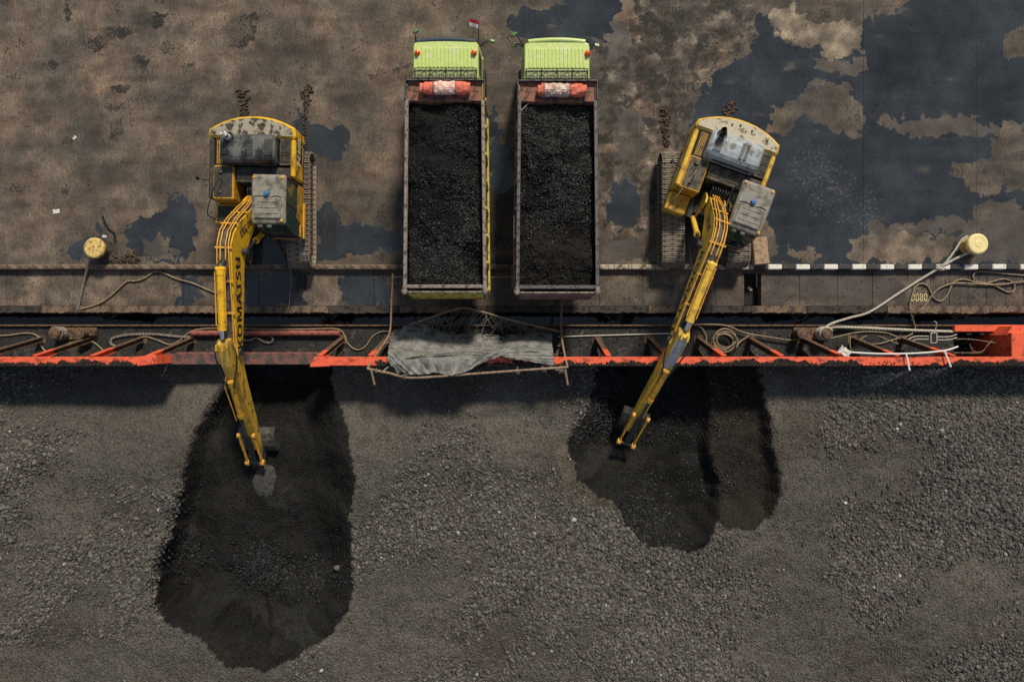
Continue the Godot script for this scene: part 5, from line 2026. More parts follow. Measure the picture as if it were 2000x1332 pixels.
	for s in [-1.0, 1.0]:
		b = MB.new()
		b.box(Vector3(s * 1.21, 2.83, 3.07), Vector3(0.12, 0.2, 0.26), 0.02)
		b.cyl(Vector3(s * 1.13, 2.86, 3.1), Vector3(s * 1.3, 2.86, 3.1), 0.045, 0.045, 10)
		part(gate, "hinge", b, M.rail)
	return t

func coal_load(where: Vector3, label: String, seed_: int, fine: Color, coarse: Callable) -> void:
	var f := FastNoiseLite.new()
	f.seed = seed_
	f.frequency = 0.55
	f.fractal_octaves = 4
	var nx := 58
	var nz := 142
	var x0 := -1.12
	var z0 := -2.58
	var dx := 2.24 / (nx - 1)
	var dz := 5.5 / (nz - 1)
	var hh := PackedFloat32Array()
	var arr := []
	arr.resize(Mesh.ARRAY_MAX)
	var vv := PackedVector3Array()
	var nn := PackedVector3Array()
	var cc := PackedColorArray()
	var ix := PackedInt32Array()
	for j in nz:
		for i in nx:
			var x := x0 + i * dx
			var z := z0 + j * dz
			var crown := 0.30 * (1.0 - pow(absf(x) / 1.2, 2.0)) * (1.0 - 0.5 * pow(absf(z) / 3.0, 2.0))
			hh.append(2.52 + crown + f.get_noise_2d(x, z) * 0.24 + f.get_noise_2d(x * 6.0, z * 6.0) * 0.03)
	for j in nz:
		for i in nx:
			vv.append(Vector3(x0 + i * dx, hh[j * nx + i], z0 + j * dz))
			var hx := hh[j * nx + mini(i + 1, nx - 1)] - hh[j * nx + maxi(i - 1, 0)]
			var hz := hh[mini(j + 1, nz - 1) * nx + i] - hh[maxi(j - 1, 0) * nx + i]
			nn.append(Vector3(-hx, 2.0 * dx, -hz).normalized())
			var k: float = coarse.call(x0 + i * dx, z0 + j * dz)
			cc.append(fine.lerp(Color(0.010, 0.010, 0.0105), clampf(k * 1.5, 0.0, 1.0)))
			if i < nx - 1 and j < nz - 1:
				var q := j * nx + i
				for e in [q, q + 1, q + nx, q + 1, q + nx + 1, q + nx]:
					ix.append(e)
	arr[Mesh.ARRAY_VERTEX] = vv
	arr[Mesh.ARRAY_NORMAL] = nn
	arr[Mesh.ARRAY_COLOR] = cc
	arr[Mesh.ARRAY_INDEX] = ix
	var am := ArrayMesh.new()
	am.add_surface_from_arrays(Mesh.PRIMITIVE_TRIANGLES, arr)
	var o := part_mesh(self, "coal_load", am, M.coal)
	o.position = where
	tag(o, label, "coal", "", "stuff")
	rng.seed = seed_ + 5
	var b0 := PackedFloat32Array()
	var b1 := PackedFloat32Array()
	for q in 22000:
		var x := rng.randf_range(-1.10, 1.10)
		var z := rng.randf_range(-2.56, 2.9)
		var k: float = coarse.call(x, z)
		if f.get_noise_2d(x * 0.9 + 20.0, z * 0.9) > 0.16:
			k *= 0.15
		var s := rng.randf_range(0.008, 0.020)
		if rng.randf() < k:
			s = rng.randf_range(0.018, 0.040) * (1.0 + 0.8 * pow(rng.randf(), 6.0))
		elif rng.randf() < 0.4:
			continue
		var i := int((x - x0) / dx)
		var j := int((z - z0) / dz)
		var g := rng.randf_range(0.006, 0.016)
		if rng.randf() < 0.05:
			g = rng.randf_range(0.02, 0.055)
		push(b0 if q % 2 == 0 else b1, Vector3(x, hh[j * nx + i] + s * 0.3, z), s, Color(g, g, g))
	for e in [[b0, 201], [b1, 203]]:
		var l := lumps(o, "coal_lumps", lump_mesh(e[1]), M.lump_glossy, e[0])
		l.set_meta("kind", "stuff")

func tarp_roll(where: Vector3, label: String, wrap: Material, L: float, seed_: int, span: Array) -> void:
	var t := thing("tarpaulin_roll", label, "tarpaulin", where, 0.0, "rolled tarpaulins on the truck headboards")
	var f := FastNoiseLite.new()
	f.seed = seed_
	f.frequency = 0.9
	var seg := 34
	var k := 18
	for pass_ in 2:
		var b := MB.new()
		var rings := []
		for i in seg + 1:
			var u := i / float(seg)
			if pass_ == 1 and (u < span[0] or u > span[1]):
				continue
			var x := (u - 0.5) * L
			var r := 0.19
			if u < 0.06 or u > 0.94:
				r *= 0.78
			if absf(u - span[0]) < 0.02 or absf(u - span[1]) < 0.02:
				r *= 0.93
			if pass_ == 1:
				r *= 1.035
			var ring := []
			for j in k:
				var a := TAU * j / k
				var rr := r * (1.0 + 0.30 * f.get_noise_3d(x * 2.4 + cos(a) * 0.8, sin(a) * 1.2, a * 0.4 if j < k / 2 else (TAU - a) * 0.4) + (0.05 * sin(a * 5.0 + x * 26.0) if pass_ == 1 else 0.03 * sin(x * 40.0 + a * 2.0)))
				ring.append(Vector3(x, 0.17 + rr * sin(a) * 0.86, rr * cos(a)))
			rings.append(ring)
		b.loft(rings)
		part(t, "roll" if pass_ == 0 else "wrapping", b, M.tarp_orange if pass_ == 0 else wrap)
	for u in span:
		var b := MB.new()
		var q := []
		for j in 19:
			var a := TAU * j / 18.0
			q.append(Vector3((u - 0.5) * L, 0.17 + 0.195 * sin(a) * 0.88, 0.20 * cos(a)))
		b.tube(q, 0.012, 5)
		part(t, "cord", b, M.rope_grey)
	for e in [-1.0, 1.0]:
		var b := MB.new()
		b.tube(smooth([Vector3((span[0] - 0.5) * L, 0.24, -0.17), Vector3((span[0] - 0.52) * L, 0.28, 0.1), Vector3((span[0] - 0.42) * L, 0.05, 0.2 + 0.03 * e), Vector3((span[0] - 0.38 + 0.05 * e) * L, 0.0, 0.24)], 4), 0.011, 5)
		part(t, "blue_cord", b, M.strap_blue)

# ---------- ropes, hoses, bollards, the spill sheet and small things ----------
func line(called: String, label: String, category: String, pts: Array, r: float, m: Material, laid := false, group := "") -> void:
	var w := []
	for p in pts:
		w.append(at(p[0], p[1], p[2]))
	var b := MB.new()
	var path := smooth(w, 7)
	if laid:
		strands(b, path, r, r * 7.0)
	else:
		b.tube(path, r, 7)
	solo(called, label, category, b, m, group)

func flat_line(pts: Array, h: float) -> Array:
	var q := []
	for i in range(0, pts.size(), 2):
		q.append([pts[i], pts[i + 1], h])
	return q

func build_bollards() -> void:
	for k in 2:
		var top := at([181, 1913][k], [484, 476][k], 0.62)
		var t := thing("dock_bollard", ["rusty yellow mooring bollard on the left of the dock, tied with a grey rope", "pale yellow mooring bollard on the right of the dock, tied with a white rope"][k], "bollard", Vector3(top.x, 0, top.z), 0.0, "yellow bollards on the dock")
		var b := MB.new()
		b.lathe(Vector3.ZERO, [Vector2(0.44, 0), Vector2(0.44, 0.035), Vector2(0.40, 0.05), Vector2(0.30, 0.06)], 28)
		part(t, "base_flange", b, M.grime)
		b = MB.new()
		b.lathe(Vector3.ZERO, [Vector2(0.29, 0.04), Vector2(0.25, 0.14), Vector2(0.235, 0.30), Vector2(0.25, 0.40)], 28)
		part(t, "shaft", b, M.grime_brown if k == 0 else M.bollard)
		b = MB.new()
		b.lathe(Vector3.ZERO, [Vector2(0.25, 0.39), Vector2(0.325, 0.44), Vector2(0.352, 0.50), Vector2(0.35, 0.57), Vector2(0.32, 0.61), Vector2(0.26, 0.625), Vector2(0.24, 0.618), Vector2(0.12, 0.616), Vector2(0.10, 0.628), Vector2(0, 0.63)], 32)
		part(t, "cap", b, M.bollard if k == 0 else M.bollard_pale)
		for i in 6:
			b = MB.new()
			var a := TAU * i / 6.0 + 0.3
			b.cyl(Vector3(cos(a) * 0.37, 0.04, sin(a) * 0.37), Vector3(cos(a) * 0.37, 0.085, sin(a) * 0.37), 0.03, 0.03, 6)
			part(t, "bolt", b, M.barge_rust)

func build_lines() -> void:
	line("mooring_rope", "grey mooring rope hanging from the left bollard over the quay edge", "rope", [[176, 502, 0.34], [174, 512, 0.26], [170, 522, 0.17], [164, 545, 0.03], [156, 580, 0.0], [150, 606, 0.0], [149, 610, -0.2], [148, 612, -0.9]], 0.042, M.rope_grey, true)
	line("mooring_rope", "white mooring rope stretched from the right bollard down to the barge bitts", "rope", [[1893, 494, 0.3], [1866, 506, 0.24], [1840, 521, 0.18], [1800, 545, 0.05], [1750, 577, 0.0], [1700, 609, 0.0], [1660, 621, -0.08], [1625, 632, -0.12], [1606, 646, -0.1]], 0.042, M.rope_white, true)
	line("mooring_rope", "second strand of white rope looped round the right bollard", "rope", [[1842, 520, 0.19], [1853, 507, 0.22], [1868, 486, 0.27], [1880, 468, 0.31], [1892, 461, 0.33]], 0.036, M.rope_white, true)
	line("mooring_rope", "white rope running right along the barge deck from the wound bitts", "rope", [[1612, 641, -0.2], [1640, 639, -0.28], [1700, 641, -0.34], [1780, 645, -0.36], [1864, 648, -0.42]], 0.05, M.rope_white, true)
	line("mooring_rope", "grey rope lying with a bent end on the deck at the left struts", "rope", flat_line([232, 679, 219, 674, 215, 668, 221, 660, 252, 654, 300, 653, 340, 657, 372, 659], DECK + 0.07), 0.048, M.rope_grey, true)
	line("mooring_rope", "grey rope with knotted loops lying under the left excavator boom", "rope", flat_line([438, 663, 428, 664, 423, 670, 428, 677, 440, 674, 452, 667, 470, 664, 486, 665, 500, 660, 515, 668, 528, 669, 533, 662, 528, 656], DECK + 0.07), 0.042, M.rope_grey, true)
	var fuzz := MB.new()
	rng.seed = 8
	var kn := at(1838, 521, 0.2)
	for i in 26:
		var a := rng.randf() * TAU
		var e := Vector3(cos(a), rng.randf_range(0.1, 0.7), sin(a)) * rng.randf_range(0.07, 0.17)
		fuzz.tube([kn, kn + e * 0.6 + Vector3(0, 0.02, 0), kn + e], 0.012, 4)
	solo("rope_knot", "frayed white rope knot on the painted kerb", "knot", fuzz, M.rope_white)
	# turns of rope round the barge bitts
	for k in 2:
		var c := at([150, 1578][k], 650, DECK)
		var cx := c.x + (-0.42 if k == 0 else 0.42)
		var b := MB.new()
		var q := []
		for i in 80:
			var a := TAU * i / 16.0
			q.append(Vector3(cx + cos(a) * 0.2, DECK + 0.13 + i * 0.0052, -0.26 + sin(a) * 0.2))
		strands(b, q, 0.045, 0.3)
		solo("rope_winding", ["grey rope wound round the left barge bitt", "white rope wound round the right barge bitt"][k], "rope", b, [M.rope_grey, M.rope_white][k])
	line("hose", "tan hose snaking over the apron between the left bollard and the left excavator", "hose", flat_line([155, 604, 190, 594, 215, 578, 245, 551, 262, 549, 280, 544, 302, 530, 318, 533, 345, 545, 375, 553, 405, 566, 440, 580], 0.0), 0.03, M.hose_tan)
	line("hose", "tan hose at the far left of the barge deck bending down beside a strut", "hose", flat_line([-30, 657, 15, 655, 45, 651, 66, 653, 78, 663, 80, 677, 92, 691], DECK + 0.06), 0.03, M.hose_tan)
	line("hose", "thin hose arched round the left barge bitts", "hose", flat_line([107, 688, 118, 676, 140, 669, 165, 663, 182, 669, 198, 682, 206, 692], DECK + 0.06), 0.025, M.hose_tan)
	line("hose", "long tan hose running along the barge deck beside the red pipe", "hose", [[252, 669, DECK + 0.06], [280, 658, DECK + 0.06], [305, 664, DECK + 0.06], [330, 673, DECK + 0.06], [350, 665, DECK + 0.06], [368, 650, DECK + 0.06], [390, 643, DECK + 0.06], [440, 641, DECK + 0.06], [520, 643, DECK + 0.06], [600, 643, DECK + 0.06], [650, 642, DECK + 0.06], [668, 648, DECK + 0.06], [678, 670, DECK + 0.06], [695, 683, DECK + 0.06], [712, 678, DECK + 0.06], [728, 657, DECK + 0.06], [745, 648, DECK + 0.06], [762, 648, DECK + 0.06]], 0.028, M.hose_tan)
	line("hose", "straight pale hose along the deck between the spill sheet and the right boom", "hose", flat_line([1090, 658, 1150, 656, 1220, 654, 1290, 652, 1345, 651], DECK + 0.06), 0.024, M.rope_white)
	line("hose", "tan hose along the gunwale curving over the right barge deck", "hose", flat_line([1350, 634, 1400, 634, 1425, 638, 1455, 650, 1500, 658, 1540, 664, 1562, 663], DECK + 0.17), 0.026, M.hose_tan)
	line("hose", "thin hose bend beside the coiled hose on the barge deck", "hose", flat_line([1360, 636, 1372, 642, 1379, 655, 1380, 668], DECK + 0.1), 0.022, M.hose_tan)
	var coil := []
	for i in 66:
		var a := TAU * i / 13.0 + 0.5
		var r := 0.36 + 0.05 * sin(i * 0.31)
		var c := at(1411, 664 + 4.0 * sin(i * 0.21), DECK)
		coil.append(Vector3(c.x + cos(a) * r, DECK + 0.06 + 0.006 * i, c.z + sin(a) * r * 0.92 + 0.03))
	coil.append(at(1445, 668, DECK + 0.3))
	coil.append(at(1470, 652, DECK + 0.12))
	var cb := MB.new()
	cb.tube(smooth(coil, 3), 0.024, 6)
	solo("hose_coil", "tan hose coiled in loops on the barge deck right of the boom", "hose", cb, M.hose_tan)
	line("hose", "tan hose looping across the right end of the apron", "hose", flat_line([2060, 540, 1990, 537, 1940, 532, 1912, 530, 1902, 538, 1908, 549, 1940, 556, 1968, 570, 1982, 566, 1980, 552, 1962, 545, 1940, 550, 1920, 554, 1885, 546, 1868, 549, 1860, 557, 1850, 578, 1838, 588, 1824, 581, 1814, 560, 1800, 554, 1788, 562, 1780, 585, 1778, 604], 0.0), 0.028, M.hose_tan)
	line("hose", "second tan hose crossing the loops at the right end of the apron", "hose", [[2060, 548, 0.04], [2000, 550, 0.04], [1950, 556, 0.04], [1900, 554, 0.04], [1866, 553, 0.04], [1840, 561, 0.04], [1824, 574, 0.04], [1805, 600, 0.02], [1795, 609, 0.0], [1786, 616, -0.3], [1780, 626, -0.42]], 0.028, M.hose_tan)
	line("hose", "tan hose dropping from the quay edge to the right barge deck", "hose", [[1778, 600, 0.0], [1781, 614, -0.1], [1786, 630, -0.3], [1788, 645, DECK + 0.1], [1775, 656, DECK + 0.1], [1745, 664, DECK + 0.08], [1715, 672, DECK + 0.08], [1690, 670, DECK + 0.08]], 0.026, M.hose_tan)
	line("hose", "tan hose arched over the struts right of the white rope bitt", "hose", flat_line([1610, 664, 1640, 657, 1670, 650, 1700, 648, 1735, 651, 1760, 662], DECK + 0.5), 0.024, M.hose_tan)
	line("hose", "thin tan hose loop between the right struts", "hose", flat_line([1680, 664, 1695, 655, 1712, 655, 1735, 664, 1755, 672], DECK + 0.4), 0.02, M.hose_tan)
	line("hose", "thin hose hanging at the strut beside the white rag", "hose", flat_line([1663, 656, 1661, 668, 1662, 680, 1668, 686], DECK + 0.8), 0.018, M.hose_tan)
	for k in 2:
		var y := 657.0 + k * 6.0
		line("hose", ["upper pale hose entering the black frame box on the right deck", "lower pale hose entering the black frame box on the right deck"][k], "hose", flat_line([1775 + k * 8, y + 6, 1790, y, 1818, y, 1840, y + 1, 1858, y, 1870, y - 4], DECK + 0.7), 0.016, M.rope_white)
	line("cable", "thin dark cable strung across the opening of the orange end frame", "cable", flat_line([1868, 662, 1900, 663, 1935, 668, 1972, 673], DECK + 0.5), 0.014, M.hose_tan)
	line("cable", "thin cable looping in the opening of the orange end frame", "cable", flat_line([1895, 672, 1903, 686, 1920, 686, 1932, 672, 1950, 655], DECK + 0.3), 0.014, M.hose_tan)
	line("cable", "thin cable hanging from the left excavator over the apron", "cable", flat_line([548, 470, 560, 490, 566, 520, 567, 560, 563, 606], 0.16), 0.014, M.rope_grey)
	line("cable", "thin cable hanging beside the right excavator left track", "cable", flat_line([1344, 470, 1349, 500, 1353, 530, 1353, 545], 0.18), 0.014, M.rope_grey)
	# spray pipes on the wall
	var sp: MB
	var sprinkler := thing("spray_pipe", "white spray pipe with two nozzles fixed on the orange wall", "pipe", at(1760, 700, WALL_TOP))
	var so := sprinkler.position
	sp = MB.new()
	sp.xf.origin = -so
	sp.tube(smooth([at(1660, 688, 2.56), at(1720, 691, 2.56), at(1790, 690, 2.58), at(1845, 685, 2.58), at(1872, 677, 2.5)], 6), 0.026, 6)
	part(sprinkler, "feed_pipe", sp, M.plastic_white)
	for e in [[1771, 692, 1777, 721], [1846, 686, 1857, 714]]:
		sp = MB.new()
		sp.xf.origin = -so
		sp.cyl(at(e[0], e[1], 2.58), at(e[2], e[3], 2.64), 0.026, 0.026, 8)
		sp.cyl(at(e[2], e[3], 2.64), at(e[2] + 1, e[3] + 3, 2.62), 0.035, 0.02, 8)
		part(sprinkler, "nozzle", sp, M.plastic_white)
	# fine spray from the nozzles
	rng.seed = 61
	var drops := PackedFloat32Array()
	for e in [[1778, 724, -1.0], [1858, 716, -1.0]]:
		var o := at(e[0], e[1], 2.6)
		for i in 420:
			var f := pow(rng.randf(), 0.7)
			var sd := rng.randf_range(-1.0, 1.0)
			var p := o + Vector3(-1.15 * f + 0.16 * sd * f, -0.5 * f * f, 0.42 * f + 0.22 * sd * f)
			push(drops, p, rng.randf_range(0.002, 0.0055), Color(0.8, 0.82, 0.85))
	tag(lumps(self, "water_spray", lump_mesh(500), M.spray, drops), "fine water spray from the nozzles over the coal", "spray", "", "stuff")
	# frame box and rag
	var p0 := at(1824, 660, DECK + 0.75)
	var fb := thing("valve_box", "small black box with a pale frame hung over the right barge deck", "box", p0)
	var b := MB.new()
	b.box(Vector3.ZERO, Vector3(0.17, 0.06, 0.3), 0.008)
	part(fb, "box_body", b, M.black)
	b = MB.new()
	for s in [-1.0, 1.0]:
		b.box(Vector3(s * 0.10, 0.02, 0), Vector3(0.025, 0.05, 0.36), 0.006)
		b.box(Vector3(0, 0.02, s * 0.168), Vector3(0.176, 0.045, 0.024), 0.006)
	part(fb, "rim", b, M.rope_white)
	b = MB.new()
	b.tube(smooth([Vector3(0.03, 0.0, -0.18), Vector3(0.06, 0.04, -0.34), Vector3(0.05, 0.1, -0.5), Vector3(-0.04, 0.1, -0.56)], 4), 0.014, 6)
	b.tube([Vector3(-0.02, 0, 0.18), Vector3(-0.02, -0.75, 0.3)], 0.012, 6)
	part(fb, "hanger", b, M.rope_white)
	rag("crumpled white rag caught on the orange wall", at(1650, 687, WALL_TOP - 0.12), 0.19, 71)
	rag("scrap of white plastic on the pavement left of the wet patch", at(110, 413, 0.0), 0.12, 72)
	rag("white scrap beside the round dark stain on the left pavement", at(145, 269, 0.0), 0.07, 73)
	rag("blue and white scrap lying against the left bollard", at(203, 467, 0.0), 0.13, 74)
	rag("pale scrap in the black service opening of the apron", at(1465, 564, -0.45), 0.08, 75)

func rag(label: String, where: Vector3, s: float, seed_: int) -> void:
	var f := FastNoiseLite.new()
	f.seed = seed_
	f.frequency = 1.3
	var b := MB.new()
	var n := 8
	for pass_ in 2:
		for j in n:
			for i in n:
				var q := []
				for e in [[0, 0], [1, 0], [1, 1], [0, 1]]:
					var u: float = (i + e[0]) / float(n) * 2.0 - 1.0
					var v: float = (j + e[1]) / float(n) * 2.0 - 1.0
					var k := 1.0 + 0.3 * f.get_noise_2d(u * 2.0, v * 2.0 + 9.0)
					q.append(Vector3(u * s * k, 0.012 + s * 0.5 * absf(f.get_noise_2d(u * 1.5 + 4.0, v * 1.5)) - pass_ * 0.004, v * s * 0.62 * k))
				b.face([q[0], q[1], q[2]], Vector3.UP if pass_ == 0 else Vector3.DOWN)
				b.face([q[0], q[2], q[3]], Vector3.UP if pass_ == 0 else Vector3.DOWN)
	var o := part(self, "litter_scrap", b, M.rag)
	o.position = where
	o.rotation.y = seed_ * 0.7
	tag(o, label, "litter")

func pole_path(pts: Array) -> Array:
	var q := []
	for p in pts:
		q.append(at(p[0], p[1], p[2]))
	return q

func build_spill_sheet() -> void:
	var o := at(910, 690, 0.0)
	var t := thing("spill_sheet", "torn grey tarpaulin chute tied to a bent pipe frame between quay and barge", "chute", o)
	var rails := [["side_pole", [[767, 534, 0.0], [764, 600, 0.55], [760, 652, 1.2], [736, 690, 2.1], [717, 720, 2.72]]], ["side_pole", [[1097, 588, 0.1], [1096, 640, 0.9], [1099, 672, 1.7], [1108, 715, 2.72]]],
		["front_pole", [[717, 720, 2.72], [760, 729, 2.7], [803, 738, 2.68], [900, 732, 2.7], [1010, 724, 2.72], [1110, 717, 2.72]]],
		["back_pole", [[800, 634, 0.75], [822, 627, 0.7], [897, 602, 0.6], [940, 609, 0.6], [1005, 627, 0.7], [1092, 647, 0.9]]],
		["stub_pole", [[724, 722, 2.74], [731, 751, 2.62]]], ["stub_pole", [[1104, 722, 2.74], [1109, 752, 2.62]]],
		["cross_pole", [[764, 541, 0.25], [800, 541, 0.25], [940, 542, 0.25], [1008, 540, 0.25]]]]
	for e in rails:
		var b := MB.new()
		b.xf.origin = -o
		var q := pole_path(e[1])
		b.tube(smooth(q, 4) if q.size() > 2 else q, 0.036 if e[0] != "cross_pole" else 0.022, 8)
		part(t, e[0], b, M.pole)
	# the sheet: rows from the quay side to the barge side, with sagging folds
	var f := FastNoiseLite.new()
	f.seed = 44
	f.frequency = 1.1
	f.fractal_octaves = 4
	var tops := [[762, 650], [790, 636], [815, 630], [835, 636], [860, 646], [900, 650], [940, 652], [985, 655], [1020, 652], [1050, 648], [1078, 650]]
	var bots := [[757, 706], [775, 722], [800, 731], [825, 732], [848, 727], [880, 733], [908, 727], [945, 707], [978, 696], [1020, 704], [1082, 714]]
	var nu := 170
	var nv := 64
	var pts := []
	for j in nv + 1:
		var row := []
		for i in nu + 1:
			var u := i / float(nu) * 10.0
			var k := mini(int(u), 9)
			var fr := u - k
			var v := j / float(nv)
			var tu := lerpf(tops[k][0], tops[k + 1][0], fr)
			var tv := lerpf(tops[k][1], tops[k + 1][1], fr)
			var bu := lerpf(bots[k][0], bots[k + 1][0], fr)
			var bv := lerpf(bots[k][1], bots[k + 1][1], fr)
			var lay := lerpf(0.72, 1.95, v / 0.52) if v < 0.52 else (lerpf(1.95, 2.62, (v - 0.52) / 0.12) if v < 0.64 else lerpf(2.62, 2.70, (v - 0.64) / 0.36))
			var h := lay - 0.10 * sin(PI * clampf(v / 0.5, 0.0, 1.0)) + f.get_noise_2d(u * 0.4, v * 1.2) * 0.08 + 0.035 * sin(u * 7.0 + v * 3.0) * v + 0.03 * sin((u * 2.0 - v * 9.0))
			h += 0.05 * absf(sin((u - 4.8) * 2.2 / (0.35 + 1.2 * (1.05 - v)))) * v
			if v > 0.6:
				h = maxf(h, 2.56)
			var p := at(lerpf(tu, bu, v) + f.get_noise_2d(u * 4.0, v * 9.0 + 50.0) * 2.0, lerpf(tv, bv, v) + f.get_noise_2d(u * 4.0 + 30.0, v * 9.0) * 2.0, lay)
			p.y = maxf(h, 2.555) if p.z > 0.42 else h
			row.append(p - o)
		pts.append(row)
	var b2 := MB.new()
	for j in nv:
		for i in nu:
			if j < 12 and f.get_noise_2d(i * 0.12, j * 0.3 + 90.0) > 0.12 + j * 0.02:
				continue
			for e in [[[j, i], [j, i + 1], [j + 1, i + 1]], [[j, i], [j + 1, i + 1], [j + 1, i]]]:
				var vs := []
				var ns := []
				for q in e:
					vs.append(pts[q[0]][q[1]])
					var du: Vector3 = pts[q[0]][mini(q[1] + 1, nu)] - pts[q[0]][maxi(q[1] - 1, 0)]
					var dv: Vector3 = pts[mini(q[0] + 1, nv)][q[1]] - pts[maxi(q[0] - 1, 0)][q[1]]
					ns.append(dv.cross(du).normalized())
				b2.tri(vs[0], vs[1], vs[2], ns[0], ns[1], ns[2])
	part(t, "sheet", b2, M.sheet)
	# frayed netting at the quay side and ties along the poles
	rng.seed = 12
	var net := MB.new()
	net.xf.origin = -o
	for i in 60:
		var u := rng.randf_range(835, 1085)
		var back := at(u, 603 + absf(u - 897) * (0.33 if u < 897 else 0.23), 0.62)
		var down := at(u + rng.randf_range(-36, 20), rng.randf_range(640, 656), 0.85)
		net.tube(smooth([back, back.lerp(down, 0.5) + Vector3(rng.randf_range(-0.05, 0.05), -0.12, 0), down], 3), 0.008, 4)
	part(t, "netting", net, M.rope_grey)
	var ties := MB.new()
	ties.xf.origin = -o
	for e in [[740, 726], [777, 727], [792, 733], [1011, 722], [1066, 720], [1097, 722], [762, 660], [757, 668], [1094, 676], [1090, 690], [1086, 700]]:
		var c := at(e[0], e[1], 2.72 if e[1] > 715 else 1.5)
		for i in 12:
			var a := rng.randf() * TAU
			ties.tube([c, c + Vector3(cos(a), rng.randf_range(-0.2, 0.4), sin(a)) * rng.randf_range(0.05, 0.16)], 0.008, 4)
	part(t, "ties", ties, M.rope_grey)
	var rope := MB.new()
	rope.xf.origin = -o
	rope.tube(smooth(pole_path([[745, 728, 2.74], [765, 712, 2.5], [795, 699, 2.68], [850, 691, 2.66], [905, 687, 2.62], [950, 688, 2.64], [990, 693, 2.68], [1030, 700, 2.7], [1060, 710, 2.6], [1090, 724, 2.74]]), 6), 0.026, 7)
	part(t, "edge_rope", rope, M.rope_grey)

func build_mud() -> void:
	# strips of mud dropped by the tracks
	rng.seed = 23
	var runs := [[[475, 176, 0.26], [475, 192, 0.24], [477, 208, 0.16], [478, 228, 0.15]], [[604, 166, 0.10], [600, 178, 0.22], [598, 192, 0.2], [597, 208, 0.09], [595, 240, 0.09], [593, 290, 0.09]], [[1298, 214, 0.18], [1300, 228, 0.24], [1301, 245, 0.2], [1302, 262, 0.14], [1302, 288, 0.12]], [[1428, 200, 0.16], [1427, 212, 0.26], [1425, 232, 0.24]]]
	var words := ["short strip of dried track mud behind the left excavator left track", "long thin strip of dried track mud behind the left excavator right track", "strip of dried track mud behind the right excavator left track", "short clump of dried track mud behind the right excavator counterweight"]
	for k in runs.size():
		var b := MB.new()
		var r: Array = runs[k]
		for i in r.size() - 1:
			var a := at(r[i][0], r[i][1])
			var c := at(r[i + 1][0], r[i + 1][1])
			var n := int(ceil(a.distance_to(c) / 0.05))
			for s in n:
				var f := s / float(n)
				var w := lerpf(r[i][2], r[i + 1][2], f)
				var p := a.lerp(c, f)
				for q in 3:
					b.box(p + Vector3(rng.randf_range(-1, 1) * w * 0.8, 0.02 + rng.randf() * 0.02, rng.randf_range(-0.02, 0.02)), Vector3(w * rng.randf_range(0.25, 0.8), rng.randf_range(0.03, 0.06), rng.randf_range(0.018, 0.034)), 0.006, Basis(Vector3.UP, rng.randf_range(-0.35, 0.35)))
		solo("mud_strip", words[k], "mud", b, M.mud, "mud strips dropped by the tracks")
	# heap of frayed rope fibres beside the left bollard
	var hb := MB.new()
	for k in 2:
		var c := at([235, 262][k], [508, 503][k])
		for i in 46:
			var a := rng.randf() * TAU
			var rad := rng.randf_range(0.05, 0.26)
			var e := c + Vector3(cos(a) * rad, rng.randf_range(0.02, 0.14), sin(a) * rad * 0.8)
			var g := e + Vector3(rng.randf_range(-0.2, 0.2), 0.0, rng.randf_range(-0.16, 0.16))
			g.y = rng.randf_range(0.015, 0.06)
			hb.tube(smooth([e, (e + g) * 0.5 + Vector3(rng.randf_range(-0.05, 0.05), 0.04, rng.randf_range(-0.05, 0.05)), g], 3), 0.013, 4)
	solo("frayed_rope_heap", "brown heap of frayed rope fibres beside the left bollard", "rope", hb, M.mud)
	# length of old chain behind the left bollard
	var ch := thing("old_chain", "rusty dark chain lying behind the left bollard", "chain", at(212, 450))
	var cp := smooth([at(199, 422, 0.03), at(204, 436, 0.03), at(212, 448, 0.03), at(222, 456, 0.03), at(223, 476, 0.03), at(218, 490, 0.03)], 5)
	for i in cp.size() - 1:
		var b := MB.new()
		b.xf.origin = -ch.position
		var d: Vector3 = (cp[i + 1] - cp[i]).normalized()
		var sd := Vector3(-d.z, 0, d.x) if i % 2 == 0 else Vector3.UP
		var q := []
		var L: float = cp[i].distance_to(cp[i + 1]) * 0.66
		for a in 9:
			var an := TAU * a / 8.0
			q.append((cp[i] + cp[i + 1]) * 0.5 + d * cos(an) * L + sd * sin(an) * 0.035)
		b.tube(q, 0.013, 5)
		part(ch, "link", b, M.chassis)
	# concrete block by the right excavator
	var bp := at(1487, 490, 0.45)
	var bl := MB.new()
	bl.box(Vector3.ZERO, Vector3(0.5, 0.45, 0.92), 0.03)
	var blk := solo("concrete_block", "pale tan block standing at the kerb under the right excavator cab", "block", bl, M.concrete_block)
	blk.position = Vector3(bp.x, 0.235, bp.z)
	blk.rotation.y = 0.09

